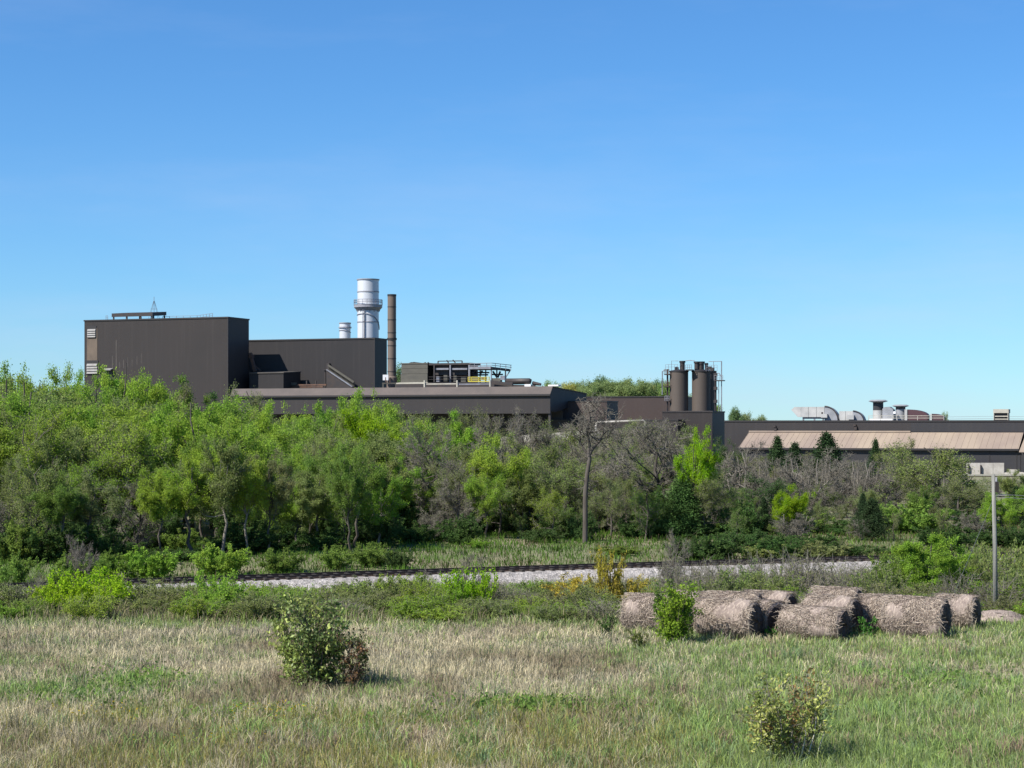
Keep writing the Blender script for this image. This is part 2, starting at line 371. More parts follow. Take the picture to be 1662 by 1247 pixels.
blades(X, Y, RNG.uniform(.28, .62, n) * np.repeat(RNG.uniform(.75, 1.25, len(C)), nb), RNG.uniform(.014, .028, n), RNG.uniform(.1, .9, n), cc, 'grass_tufts', 'taller tufts of green and dead grass standing out of the meadow')
# leafy low weeds and yellow flowers in the meadow
def leaf_patch(name, label, spots, cnt, size, col, hh, cat):
    P = []; 
    for (cx, cy, sx, sy, wgt) in spots:
        k = int(cnt * wgt); px_ = cx + sx * RNG.normal(size=k) * 0.5; py_ = cy + sy * RNG.normal(size=k) * 0.5
        D_ = CZ * FPX / (py_ - HYP); x_ = (px_ - CXP) / FPX * D_
        P.append(np.stack([x_, D_, gz(x_, D_) + RNG.uniform(0.05, hh, k)], 1))
    P = np.concatenate(P); me = leaf_mesh(name, P, size, M['leaf'], flat=0.6)
    o = link(name, me); o.color = (*col, 1); return tag(o, label, cat, kind='stuff')

def leaf_mesh(name, P, size, m, flat=0.0, aspect=0.55, grow_dir=None):
    """one small rhombic leaf at each point"""
    n = len(P); s = size * RNG.uniform(0.6, 1.35, n)[:, None]
    d = RNG.normal(size=(n, 3)); 
    if grow_dir is not None: d = d + grow_dir
    d /= np.linalg.norm(d, axis=1)[:, None]
    t = RNG.normal(size=(n, 3)); t[:, 2] *= (1 - flat)
    e = np.cross(d, t); e /= (np.linalg.norm(e, axis=1)[:, None] + 1e-9)
    V = np.empty((n, 4, 3)); 
    V[:, 0] = P - d * s * 0.5; V[:, 2] = P + d * s * 0.5; V[:, 1] = P + e * s * aspect * 0.5; V[:, 3] = P - e * s * aspect * 0.5
    f = np.arange(n * 4).reshape(n, 4)
    return np_mesh(name, V.reshape(-1, 3), [f], m)
leaf_patch('low_weeds', 'low leafy green weeds spread among the meadow grass', [(860, 1153, 170, 12, .35), (230, 1110, 90, 20, .15), (130, 1135, 120, 16, .15), (400, 1165, 120, 14, .1), (640, 1185, 200, 20, .1), (1500, 1110, 160, 30, .15)], 5000, 0.13, (0.16, 0.26, 0.06), 0.28, 'weeds')
leaf_patch('yellow_wildflowers', 'small yellow wildflowers scattered low in the grass', [(450, 1168, 90, 10, .5), (330, 1210, 200, 40, .3), (160, 1165, 120, 14, .2)], 420, 0.06, (0.6, 0.42, 0.02), 0.4, 'wildflowers')

# rough verge between meadow and railway, and the green bank behind the railway
n = 90000
X = RNG.uniform(-34, 36, n); Y0 = 73.5; Y1 = rail_y(X) - 3.4; Y = Y0 + (Y1 - Y0) * RNG.random(n)
grn = RNG.random(n) < np.clip(0.5 + 0.4*nz2(X, Y, 8, 2, 7), .1, .9)
cols = np.where(grn[:, None], np.array([0.18, 0.25, 0.065]), np.array([0.28, 0.245, 0.15])) * RNG.uniform(0.5, 1.35, n)[:, None]
blades(X, Y, RNG.uniform(0.25, 0.75, n) * (1 + .3*nz2(X, Y, 4, 2, 3)), RNG.uniform(0.02, 0.04, n), RNG.uniform(0.1, 0.7, n), cols, 'verge_grass', 'tall rank grass and dry stems between the meadow and the railway')
n = 80000
X = RNG.uniform(-45, 60, n); U = 3.3 + 42 * RNG.random(n)**1.3; Y = rail_y(X) + U
grn = RNG.random(n) < np.clip(0.86 + 0.2*nz2(X, Y, 9, 2, 17) - 0.25*sstep(10, 30, X) + .12 * (1 - sstep(-8, 4, X)), .1, .99)
cols = (0.8 + .35 * nz2(X, Y, 6, 3, 31))[:, None] * np.where(grn[:, None], np.array([0.11, 0.21, 0.035]), np.array([0.20, 0.17, 0.09])) * RNG.uniform(0.55, 1.3, n)[:, None]
blades(X, Y, RNG.uniform(0.15, 0.5, n) * (1 + .4*nz2(X, Y, 5, 2, 23)), RNG.uniform(0.03, 0.06, n), RNG.uniform(0.1, 0.8, n), cols, 'bank_grass', 'green grass on the bank between the railway and the wood')

# railway ------------------------------------------------------------
def sweep(profile, xs, m, name, parent=None, jitter=0.0):
    """profile (u,z) swept along the line of the railway"""
    V = []; k = len(profile)
    for i, x in enumerate(xs):
        y = float(rail_y(x)); dy = float(rail_y(x + .5) - rail_y(x - .5)); n_ = math.hypot(1, dy)
        for (u, z) in profile:
            j = jitter * random.uniform(-1, 1)
            V.append((x - dy / n_ * u, y + u / n_ + j, z + jitter * 0.4 * random.uniform(-1, 1)))
    fs = []
    for i in range(len(xs) - 1):
        for j in range(k - 1):
            fs.append((i*k + j, (i+1)*k + j, (i+1)*k + j + 1, i*k + j + 1))
    me = bpy.data.meshes.new(name); me.from_pydata(V, [], fs); me.materials.append(m); me.update()
    return link(name, me, parent)
def ballast_extra(n, l, b, c, last):
    v = n.new('ShaderNodeTexVoronoi'); v.inputs['Scale'].default_value = 7.5
    r = n.new('ShaderNodeMapRange'); r.inputs[3].default_value = 0.55; r.inputs[4].default_value = 1.2
    mx = n.new('ShaderNodeMixRGB'); mx.blend_type = 'MULTIPLY'; mx.inputs[0].default_value = 1
    sx = n.new('ShaderNodeSeparateColor')
    l.new(c.outputs['Object'], v.inputs[0]); l.new(v.outputs['Color'], sx.inputs[0]); l.new(sx.outputs[0], r.inputs[0])
    l.new(last.outputs[0], mx.inputs[1]); l.new(r.outputs[0], mx.inputs[2]); l.new(mx.outputs[0], b.inputs['Base Color'])
    bp = n.new('ShaderNodeBump'); bp.inputs['Strength'].default_value = 0.8; bp.inputs['Distance'].default_value = 0.06
    l.new(v.outputs['Distance'], bp.inputs['Height']); l.new(bp.outputs[0], b.inputs['Normal'])
M['ballast'] = mat('pale_stone_ballast', (0.385, 0.36, 0.335), 0.95, 0, (0.26, 0.24, 0.22), 0.5, extra=ballast_extra)
M['bed_shade'] = mat('rail_shadow_ballast', (0.04, 0.033, 0.028), 0.95, 0, (0.06, 0.05, 0.042), 2, bump=0.8, bscale=12)  # bed painted dark to stand for the rails' side shadows and the sleepers
xs = list(np.arange(-60, 80, 0.35))
tag(sweep([(-4.1, -1.95), (-3.3, -1.62), (-2.6, -1.18), (-1.75, -0.80), (-1.05, -0.80), (1.05, -0.80), (1.75, -0.80), (3.3, -1.62), (4.1, -1.95)], xs, M['ballast'], 'railway_ballast', jitter=0.06), kind='structure')
tag(sweep([(-0.85, -0.765), (0.85, -0.765)], xs, M['bed_shade'], 'railway_bed'), kind='structure')
track = thing('railway_track', 'single railway track on a pale ballast bank crossing below the wood', 'railway track')
xr = list(np.arange(-60, 80, 1.5))
for u in (-0.75, 0.75):
    sweep([(u-.07, -.76), (u-.02, -.73), (u-.035, -.60), (u+.035, -.60), (u+.02, -.73), (u+.07, -.76)], xr, M['rail'], 'rail', track)
mb = MB()
for i in range(230):
    x = -58 + i * 0.6; y = float(rail_y(x)); d = 0.4; n_ = math.hypot(1, d); ax = Vector((-d/n_, 1/n_, 0))
    c0 = Vector((x, y, -0.755))
    mb.bar(c0 - ax * 1.3, c0 + ax * 1.3, 0.17)
tag(mb.obj('sleepers', M['sleeper'], track), kind='stuff')

# pale plant road behind the trees
mb = MB()
def road_strip(name, pts, wd, m):
    V = []; F = []
    for i, (x, y) in enumerate(pts):
        z = gzf(x, y) + 0.12; V += [(x, y - wd/2, z), (x, y + wd/2, z)]
        if i: F.append((2*i-2, 2*i, 2*i+1, 2*i-1))
    me = bpy.data.meshes.new(name); me.from_pydata(V, [], F); me.materials.append(m); me.update()
    return tag(link(name, me), kind='structure')
road_strip('gravel_road', [(x, 268 - 0.45 * x) for x in range(-60, 100, 3)], 5.0, M['road'])
road_strip('gravel_yard', [(x, 352 - 0.38 * (x - 45)) for x in range(36, 110, 4)], 12, M['road'])

# ------------------------------------------------------------------ the plant
TH = math.radians(21); CT, ST = math.cos(TH), math.sin(TH)
class Frame:
    """a building frame: u runs along the front to the right, v away from the camera; pixels of the photograph give sizes"""
    def __init__(s, px, D): s.ox, s.oy = wx(px, D), D
    def uat(s, px, v=0.0):
        r = (px - CXP) / FPX; ox, oy = s.ox + ST * v, s.oy + CT * v
        return (r * oy - ox) / (CT + r * ST)
    def vat(s, px, u=0.0):
        r = (px - CXP) / FPX; ox, oy = s.ox + CT * u, s.oy - ST * u
        return (r * oy - ox) / (ST - r * CT)
    def D(s, u, v): return s.oy - ST * u + CT * v
    def z(s, py, u, v=0.0): return wz(py, s.D(u, v))
    def root(s, name, label, cat, group=None): return thing(name, label, cat, (s.ox, s.oy, 0), -TH, group)
    def place(s, u, v, z): return (s.ox + CT*u + ST*v, s.oy - ST*u + CT*v, z)
GB = -2.0   # footing level

# --- tall brown block
f1 = Frame(370, 450); r = f1.root('mill_building', 'tall windowless brown block at the far left of the plant', 'building')
uL = f1.uat(137); vB = f1.vat(404); zt = f1.z(516.5, 0)
MB().box(uL, 0, 0, vB, GB, zt).obj('wall', M['clad'], r)
MB().box(uL - .15, .15, -.15, vB + .15, zt + .003, zt + .35).obj('parapet', M['trim'], r)
MB().box(-.25, .06, -.06, .25, GB, zt - .01).obj('corner_trim', M['clad_grey'], r)
# recessed louvre bay at the left end
ua, ub = f1.uat(141), f1.uat(158)
M['stain'] = mat('rust_stained_cladding', (0.15, 0.115, 0.085), 0.85, 0, (0.065, 0.05, 0.042), 0.5, (0.6, 1, 0.35), 0.3, 0.7)
M['louvre'] = mat('pale_louvre', (0.24, 0.24, 0.235), 0.7, 0, (0.19, 0.18, 0.17), 1)
MB().box(ua, ub, -.05, .0, f1.z(590, ua), f1.z(533, ua)).obj('stained_panel', M['stain'], r)
for (p0, p1, q0, q1) in ((142, 156, 530, 548), (141, 159, 586, 607)):
    a0, a1 = f1.uat(p0), f1.uat(p1); z0, z1 = f1.z(q1, a0), f1.z(q0, a0)
    fr = MB().box(a0-.15, a1+.15, -.12, -.06, z0-.1, z1 + .1).obj('louvre_window', M['trim'], r)
    m_ = MB(); k = 4; hh = (z1 - .65 - z0) / k
    for i in range(k): m_.prism([(-.14, z0 + i*hh), (-.36, z0 + i*hh + .02), (-.14, z0 + (i+.9)*hh)], a0 + .1, a1 - .1)
    m_.obj('louvre', M['louvre'], fr)
a0, a1 = f1.uat(171), f1.uat(184); z1 = f1.z(598, a0)
MB().prism([(0, z1), (-1.3, z1 - .3), (-1.3, z1 - .55), (0, z1 - .3)], a0, a1).obj('awning', M['louvre'], r)
MB().box(a0+.2, a1-.2, -.06, .0, z1 - 2.6, z1 - .35).obj('door', M['trim'], r)
MB().box(f1.uat(160), f1.uat(160)+.5, -.5, 0, f1.z(604, ua), f1.z(594, ua)).obj('vent_box', M['trim'], r)
# pale drip streaks under a roof scupper: real stain marks
def drip(n, l, b, c, last): pass
for (p, q0, q1, wpx) in ((188, 552, 597, 1.6), (182, 578, 598, 1.2), (200, 584, 598, 1.4), (194, 588, 598, 1), (207, 580, 596, 1.0), (214, 584, 595, 1.0), (222, 578, 592, 1.0), (229, 574, 590, .8)):
    a0 = f1.uat(p)
    MB().box(a0, a0 + wpx*.15, -.012, -.002, f1.z(q1, a0), f1.z(q0, a0)).obj('drip_stain', bpy.data.materials.get('drip_stain') or mat('drip_stain', (0.085, 0.075, 0.07), .9, 0, (0.05, .045, .04), 1.2, (1, 1, .3)), r)
# roof canopy on posts
c0, c1 = f1.uat(192, 6), f1.uat(258, 6); zc = zt + .35
can = f1.root('roof_canopy', 'flat dark canopy on short posts on the roof of the tall brown block', 'canopy')
zt1 = f1.z(513.0, c0, 6)
MB().prism([(3, zt1 - .45), (3, zt1 + .45), (9.5, zt1 + 1.0), (9.5, zt1 + .1)], c0, c1).obj('canopy_roof', M['steel_dark'], can)
for uu in (c0 + .4, c0 + (c1-c0)*.36, c0 + (c1-c0)*.7, c1 - .4):
    for vv in (3.3, 9.2): MB().box(uu-.15, uu+.15, vv-.15, vv+.15, zc + .002, zt1 - .46 + (vv-3)*.08).obj('post', M['steel_dark'], can)
rl = f1.root('roof_railing', 'thin grey safety railing along the roof of the tall brown block', 'railing')
def railing(root, pts, h, t, m, mids=1, name='rail'):
    for a_, b_ in zip(pts[:-1], pts[1:]):
        for k in range(mids + 1): MB().bar(Vector(a_) + Vector((0, 0, h * (k+1) / (mids+1))), Vector(b_) + Vector((0, 0, h * (k+1) / (mids+1))), t).obj(name, m, root)
        n_ = max(1, int((Vector(b_) - Vector(a_)).length / 2.0)); 
        for k in range(n_ + 1):
            p = Vector(a_).lerp(Vector(b_), k / n_); MB().bar(p, p + Vector((0, 0, h)), t).obj('post', m, root)
ra, rb_, rc = f1.uat(264, 10), f1.uat(320, 10), f1.uat(345, 3)
railing(rl, [(ra, 10, zc), (rb_, 10, zc), (rc, 3, zc)], 1.1, .08, M['steel_grey'])
railing(rl, [(f1.uat(172, 2), 2, zc), (c0 - .5, 2, zc)], 1.1, .08, M['steel_grey'])
# lattice mast beyond the block
Dm = 500; mast = thing('lattice_mast', 'thin grey guyed mast rising behind the tall brown block', 'mast', (wx(250, Dm), Dm, 0))
zb_, zt_ = wz(512, Dm), wz(482, Dm)
MB().tube([(0, 0, GB), (0, 0, zt_)], [.16, .07], 5).obj('mast_pole', M['steel_grey'], mast)
for sx in (-1, 1):
    for sy in (-1, 1): MB().tube([(sx*1.7, sy*1.5, GB), (sx*1.3, sy*1.2, zb_ - 1), (sx*.1, sy*.1, zt_ - 1.2)], .05, 3).obj('guy_wire', M['steel_grey'], mast)
MB().bar((-.9, 0, zb_ + 1.7), (.9, 0, zb_ + 1.7), .08).obj('crossbar', M['steel_grey'], mast)

# --- second block
f2 = Frame(608, 455); r = f2.root('mill_building', 'lower dark brown block to the right of the tall one, silver stack behind it', 'building')
uL2 = f2.uat(392); vB2 = f2.vat(628); zt2 = f2.z(550.5, 0)
MB().box(uL2, 0, 0, vB2, GB, zt2).obj('wall', M['clad_blue'], r)
MB().box(uL2, .15, -.15, vB2 + .15, zt2 + .003, zt2 + .35).obj('parapet', M['trim'], r)
MB().box(-.25, .06, -.06, .25, GB, zt2 - .01).obj('corner_trim', M['clad_grey'], r)
# enclosed stair climbing the wall
st = f2.root('roof_stair', 'olive railed stair slanting down the front of the lower brown block', 'staircase')
s0, s1 = f2.uat(530, -2), f2.uat(572, -2); zs0, zs1 = f2.z(600, s0, -2), f2.z(628, s1, -2)
MB().bar((s0, -2, zs0), (s1, -2, zs1), .3).obj('stringer', M['steel_grey'], st)
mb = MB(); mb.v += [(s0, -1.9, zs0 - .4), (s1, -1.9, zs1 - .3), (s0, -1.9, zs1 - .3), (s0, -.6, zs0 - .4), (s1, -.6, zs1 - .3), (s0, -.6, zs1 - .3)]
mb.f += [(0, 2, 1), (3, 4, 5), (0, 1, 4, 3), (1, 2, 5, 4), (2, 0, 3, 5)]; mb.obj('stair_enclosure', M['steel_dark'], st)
MB().bar((s0, -1.0, zs0), (s1, -1.0, zs1), .3).obj('stringer', M['olive'], st)
MB().bar((s0, -1.1, zs0 + 1.1), (s1, -1.1, zs1 + 1.1), .45).obj('handrail', M['olive'], st)
mb = MB()
for k in range(22):
    t = k / 21; u_ = s0 + (s1-s0)*t; z_ = zs0 + (zs1-zs0)*t
    mb.box(u_-.15, u_+.15, -1.9, -1.1, z_-.03, z_ + .03); mb.bar((u_, -1.1, z_), (u_, -1.1, z_ + 1.1), .07)
tag(mb.obj('step', M['olive'], st), kind='stuff')
MB().box(s0 - .9, s0 + .1, -2.1, -.05, zs0 - .15, zs0 + .02).obj('landing', M['steel_dark'], st)
MB().box(s0 - .6, s0 + .1, -.8, -.05, zs0, zs0 + 1.6).obj('door_hood', M['steel_dark'], st)
for (u_, z_) in ((s0-.6, zs0-.1), (s0 + (s1-s0)*.5, (zs0+zs1)/2)): MB().bar((u_, -1.6, z_), (u_, -1.6, 15), .25).obj('post', M['steel_dark'], st)
# low annexe in the shade of the tall block
f3 = Frame(893, 400)
an = Frame(460, 452); r = an.root('annexe', 'low flat-roofed annexe in the shade between the two brown blocks', 'building')
u0 = an.uat(405); MB().prism([(0, GB), (0, an.z(606, 0)), (9, an.z(603, 0)), (9, GB)], u0, 0).obj('wall', M['clad_blue'], r)
MB().prism([(-.2, an.z(606, 0) + .003), (-.2, an.z(605, 0) + .1), (9, an.z(602, 0) + .1), (9, an.z(603, 0) + .003)], u0, .2).obj('roof', M['roof_dark'], r)
# rusty conveyor head between the blocks
cv = an.root('rusty_hopper', 'rust-streaked inclined hopper between the two brown blocks', 'hopper')
ca, cb_ = an.uat(405, 4), an.uat(416, 4)
zca = an.z(603, ca, 4)
MB().bar((ca + .2, 4, an.z(573, ca, 4)), (cb_ - .3, 4, zca), .7).obj('chute', M['rust'], cv)
MB().bar((ca + .2, 4.6, an.z(588, ca, 4)), (cb_ + 1.0, 4.6, zca), .25).obj('brace', M['rust'], cv)
MB().box(ca, ca + .9, 3.6, 4.8, an.z(581, ca, 4), an.z(576, ca, 4)).obj('chute_head', M['rust'], cv)

# pipe rack in front of the second block's foot
pr = f3.root('pipe_rack', 'dusty brown beam rack in front of the two brown blocks', 'pipe rack')
for (p0, p1, q, t) in ((429, 481, 623.5, .75), (480, 530, 625, .35), (440, 525, 628.5, .3)):
    a0, a1 = f3.uat(p0, 30), f3.uat(p1, 30); z_ = f3.z(q, (a0 + a1)/2, 30)
    MB().bar((a0, 30, z_), (a1, 30, z_), t).obj('beam', M['olive'] if t > .5 else M['rust'], pr)
for p in (433, 441, 480, 497, 512):
    a0 = f3.uat(p, 30); MB().bar((a0, 30.3, 15), (a0, 30.3, f3.z(618 if p > 490 else 624, a0, 30)), .3).obj('post', M['steel_dark'], pr)

# --- stacks
def band(prf, root, r_, z, h_, m, name='band'): MB().lathe([(r_, z), (r_ + prf, z), (r_ + prf, z + h_), (r_, z + h_)], k=36, cap=False).obj(name, m, root, True)
Ds = 482; st = thing('smokestack', 'wide silver stack with a railed gallery behind the brown block', 'smokestack', (wx(597.5, Ds), Ds, 0))
R = 17.3 / FPX * Ds; Z = lambda py: wz(py, Ds)
cuts = [GB, Z(560), Z(524), Z(497), Z(475), Z(454.5)]
for a_, b_ in zip(cuts[:-1], cuts[1:]):
    MB().lathe([(R, a_ + .01), (R, b_ - .01)], k=40).obj('shell_section', M['silver'], st, True)
for py in (524, 475): band(.1, st, R + .002, Z(py), .28, M['silver_band'])
MB().lathe([(R + .002, Z(455.5)), (R + .2, Z(455)), (R + .2, Z(453.5)), (R - .3, Z(453.5)), (R - .3, Z(456))], k=40, cap=False).obj('rim', M['silver_band'], st, True)
MB().lathe([(R + .01, Z(505)), (R + .9, Z(499.5)), (23*Ds/FPX, Z(496.8)), (23.5*Ds/FPX, Z(495.2)), (R + .01, Z(495.2))], k=40, cap=False).obj('gallery_deck', M['silver_band'], st, True)
mb = MB(); Rg = 23 * Ds / FPX
for py in (487.5, 491): mb.lathe([(Rg, Z(py)), (Rg + .06, Z(py)), (Rg + .06, Z(py) + .12), (Rg, Z(py) + .12)], k=32, cap=False)
mb.obj('gallery_rail', M['steel_grey'], st)
for k in range(20):
    a_ = 2*PI*k/20; MB().bar((Rg*math.cos(a_), Rg*math.sin(a_), Z(495.2)), (Rg*math.cos(a_), Rg*math.sin(a_), Z(487.3)), .1).obj('gallery_post', M['steel_grey'], st)
for k in range(14):
    a_ = 2*PI*k/14; MB().bar(((R+.02)*math.cos(a_), (R+.02)*math.sin(a_), Z(507)), ((Rg-.2)*math.cos(a_), (Rg-.2)*math.sin(a_), Z(497.5)), .14).obj('bracket', M['silver_band'], st)
mb = MB()
for s_ in (-.3, .3): mb.bar((s_ - .9, -R - .15, GB), (s_ - .9, -R - .15, Z(498)), .09)
for k in range(60): z_ = Z(560) + k * (Z(498) - Z(560)) / 60; mb.bar((-1.2, -R - .15, z_), (-.6, -R - .15, z_), .06)
mb.obj('ladder', M['steel_grey'], st)
# helical strake visible on the lower section
mb = MB(); pts = []
for k in range(25):
    t = k / 24; a_ = PI * 1.05 + t * PI * 1.0; pts.append(((R + .08) * math.cos(a_), (R + .08) * math.sin(a_), Z(510 + 16 * (2*t - .75)**2 * (1 if t > .375 else .2))))
mb.tube(pts, .14, 5).obj('strake', M['silver_band'], st)
Dq = 486; st = thing('smokestack', 'short silver stack left of the wide one, behind the brown block roof', 'smokestack', (wx(560, Dq), Dq, 0))
R = 9 / FPX * Dq; Z = lambda py: wz(py, Dq)
MB().lathe([(R, GB), (R, Z(531.5))], k=32).obj('shell_section', M['silver'], st, True)
MB().lathe([(R, Z(531.4)), (R, Z(525.5))], k=32).obj('shell_section', M['silver'], st, True)
MB().lathe([(R + .05, Z(526)), (R + .12, Z(525.6)), (R + .12, Z(524)), (R - .2, Z(524))], k=32, cap=False).obj('rim', M['silver_band'], st, True)
band(.25, st, R + .002, Z(533), .35, M['silver_band']); 
mb = MB(); pts = []
for k in range(13): a_ = PI * 1.05 + k / 12 * PI * .9; pts.append(((R+.06)*math.cos(a_), (R+.06)*math.sin(a_), Z(536.5 + 4*(k/12-.3)**2*2)))
mb.tube(pts, .12, 5).obj('strake', M['silver_band'], st)

Db = 436; st = thing('smokestack', 'slender brown stack standing beside the right end of the brown block', 'smokestack', (wx(636, Db), Db, 0))
R = 6.9 / FPX * Db; Z = lambda py: wz(py, Db)
cs = [622, 604, 583, 562, 541, 520, 499, 481]
for a_, b_ in zip(cs[:-1], cs[1:]): MB().lathe([(R, Z(a_) + .004), (R, Z(b_) - .004)], k=28).obj('shell_section', M['stack_brown'], st, True)
for py in cs[1:-1]: band(.05, st, R + .002, Z(py), .16, M['trim'])
band(.16, st, R + .002, Z(552), .45, M['trim'], 'clamp_ring')
MB().lathe([(R + .002, Z(481)), (R + .06, Z(481)), (R + .06, Z(478)), (R - .15, Z(478))], k=28, cap=False).obj('rim', M['trim'], st, True)
MB().lathe([(R * 1.25, 12), (R * 1.22, Z(613)), (R + .01, Z(611))], k=28).obj('stack_base', M['stack_brown'], st, True)
tag(link('control_box', MB().box(-.65, .65, -.5, .5, 0, 1.3).mesh('control_box', M['white']), None, (wx(626, 434), 434, wz(617.5, 434))), 'small white box on the walkway at the foot of the brown stack', 'control box')
mb = thing('walkway_frame', 'brown steel walkway frame around the foot of the slender brown stack', 'walkway', (wx(636, 432), 432, 0))
zz = wz(622.5, 432)
MB().box(-2.2, 5, -1, 1, zz - .15, zz + .15).obj('deck', M['olive'], mb)
for u_ in (-2, 1.0): MB().bar((u_, -.8, 14), (u_, -.8, zz), .35).obj('post', M['olive'], mb)
for u_ in (-1.4, -.4): MB().bar((u_, -.9, zz), (u_, -.9, zz + 1.4), .2).obj('post', M['rust'], mb)

# --- long open-sided shed
r = f3.root('long_shed', 'long low brown shed with a pale dusty roof edge in front of the blocks', 'building')
uL3 = f3.uat(374); z0, z1 = f3.z(671.3, 0), f3.z(640.3, 0); z2 = f3.z(628, 0, 1.2)
vE = f3.vat(952); zE = f3.z(640, 0, vE)
MB().box(uL3, 0, 0, .3, z0, z1 - .01).obj('wall', M['clad_grey'], r)
MB().prism([(.31, z0 + .5), (.31, z1), (1.2, z2 - .1), (2, z2 - .05), (vE, zE), (vE, f3.z(652, 0, vE)), (3, z0 + .3)], -.12, 0).obj('gable_wall', M['clad_blue'], r)
MB().prism([(-.35, z1), (-.35, z1 + .12), (1.2, z2 + .1), (1.2, z2 - .08)], uL3, .15).obj('roof', M['roof_brown'], r)
MB().prism([(1.21, z2 - .08), (1.21, z2 + .12), (vE, zE + .2), (vE, zE + .02)], uL3, .15).obj('roof', M['roof_dark'], r)
MB().box(uL3, .1, -.5, -.36, z1 - .3, z1 + .05).obj('gutter', M['trim'], r)
MB().box(uL3, -.3, 9, 9.3, GB, z0 + 1).obj('rear_wall', M['clad_dark'], r)
MB().box(uL3, 0, .31, 9, z0 + .6, z0 + .7).obj('ceiling', M['steel_dark'], r)
for k in range(12):
    u_ = uL3 * k / 11 - .3
    MB().box(u_-.25, u_+.25, .32, .8, GB, z0 + .55).obj('column', M['steel_dark'], r)
MB().box(f3.uat(893, 2) - .2, f3.uat(908, 2), 1.2, 3, z2 + .13, z2 + .45).obj('ridge_cap', M['white'], r)
# --- brown annex boxes right of the shed
fa = Frame(985, 408); r = fa.root('annexe', 'low red-brown box building beside the right end of the long shed', 'building')
MB().box(fa.uat(903), 0, 0, 8, GB, fa.z(652.5, 0)).obj('wall', M['clad_red'], r)
MB().box(fa.uat(903) - .1, .1, -.1, 8.1, fa.z(652.5, 0) + .003, fa.z(652.5, 0) + .25).obj('parapet', M['trim'], r)
MB().box(fa.uat(892), fa.uat(902.5), 1, 4, fa.z(672, 0), fa.z(665, 0)).obj('loading_dock', M['concrete'], r)
MB().box(fa.uat(892), fa.uat(902.5), 2, 4, fa.z(664, 0), fa.z(658, 0)).obj('duct', M['rust'], r)
fb = Frame(1090, 440); r = fb.root('rolling_hall', 'long red-brown hall between the shed and the silos', 'building')
MB().box(fb.uat(900), 0, 0, 26, GB, fb.z(645, 0)).obj('wall', M['clad_red'], r)
MB().box(fb.uat(900), .1, -.12, 26.1, fb.z(645, 0) + .003, fb.z(645, 0) + .3).obj('parapet', M['trim'], r)
fc = Frame(1100, 398); r = fc.root('low_shed', 'low grey-brown wall in front of the red-brown hall', 'building')
MB().box(fc.uat(800), 0, 0, 12, GB, fc.z(683, 0)).obj('wall', M['clad'], r)
MB().box(fc.uat(800), .1, -.1, 12.1, fc.z(683, 0) + .003, fc.z(683, 0) + .25).obj('parapet', M['trim'], r)

# --- rooftop machinery on the long shed, v about 20
V0 = 20
def fbox(fr, root, name, p0, p1, q0, q1, v0, v1, m, nudge=0):
    a0, a1 = fr.uat(p0, v0), fr.uat(p1, v0); um = (a0 + a1) / 2
    return MB().box(a0, a1, v0, v1, fr.z(q1, um, v0), fr.z(q0, um, v0)).obj(name, m, root)
def fbar(fr, root, name, p, q, p2, q2, v, t, m, v2=None):
    v2 = v if v2 is None else v2
    a0, a1 = fr.uat(p, v), fr.uat(p2, v2)
    return MB().bar((a0, v, fr.z(q, a0, v)), (a1, v2, fr.z(q2, a1, v2)), t).obj(name, m, root)
r = f3.root('roof_plant_house', 'boxy olive-grey plant house on the shed roof, right of the brown stack', 'plant house')
aL, aR = f3.uat(651.5, V0), f3.uat(694, V0)
zs = [f3.z(q, aR, V0) for q in (620.5, 606.5, 598, 590.5)]
for k in range(3): MB().box(aL - (.15 if k == 0 else 0), aR, V0 - (.12 if k == 0 else 0), V0 + 5, zs[k] + .004, zs[k+1] - .05).obj('wall_panel', M['olive'], r)
MB().box(aL, aR, V0 + .2, V0 + 4.8, zs[0], zs[3]).obj('core_wall', M['steel_dark'], r)
MB().box(aL - .1, aR + .1, V0 - .1, V0 + 5.1, zs[3] - .045, zs[3] + .2).obj('roof', M['olive'], r)
MB().box(aL - .6, aR + .2, V0 - .4, V0 + 5.2, zs[0] - .3, zs[0]).obj('base_frame', M['cream'], r)
for p in (662, 685, 690): fbar(f3, r, 'roof_pipe', p, 591, p + 6, 588.5, V0 + 2, .2, M['steel_dark'])
fbar(f3, r, 'roof_pipe', 664, 590, 672, 588.5, V0 + 2, .25, M['steel_dark']); fbar(f3, r, 'roof_pipe', 672, 588.5, 684, 590, V0 + 2, .25, M['steel_dark'])
r = f3.root('baghouse_frame', 'dark open steel frame housing filter units beside the plant house', 'steel frame')
MB().box(aR + .21, f3.uat(760, V0), V0 + 3.5, V0 + 6, f3.z(620, 0, V0) - .5, f3.z(592, aR, V0)).obj('filter_housing', M['clad_dark'], r)
fbox(f3, r, 'roof', 696, 764, 589.5, 592.5, V0, V0 + 6, M['steel_dark'])
for (p0, p1) in ((706, 728), (733, 758)):
    fbox(f3, r, 'cross_duct', p0, p1, 597.5, 600.5, V0 + .4, V0 + 1.0, M['steel_grey'])
    fbox(f3, r, 'filter_unit', p0, p1, 601, 609, V0 + 1.4, V0 + 3, M['steel_dark'])
    fbox(f3, r, 'filter_unit', p0, p1, 593, 596.5, V0 + .8, V0 + 2.6, M['clad_red'])
for p in (704.5, 730.5, 761): fbox(f3, r, 'post', p - 1, p + 1, 592.5, 622, V0 + .0, V0 + .4, M['steel_grey'] if p > 720 else M['steel_dark'])
for (p, q, p2, q2) in ((711, 586.5, 750, 586), (711, 586.5, 711, 590), (750, 586, 750, 590), (725, 585, 728, 589), (735, 584.5, 739, 589)): fbar(f3, r, 'roof_pipe', p, q, p2, q2, V0 + 2, .22, M['steel_dark'])
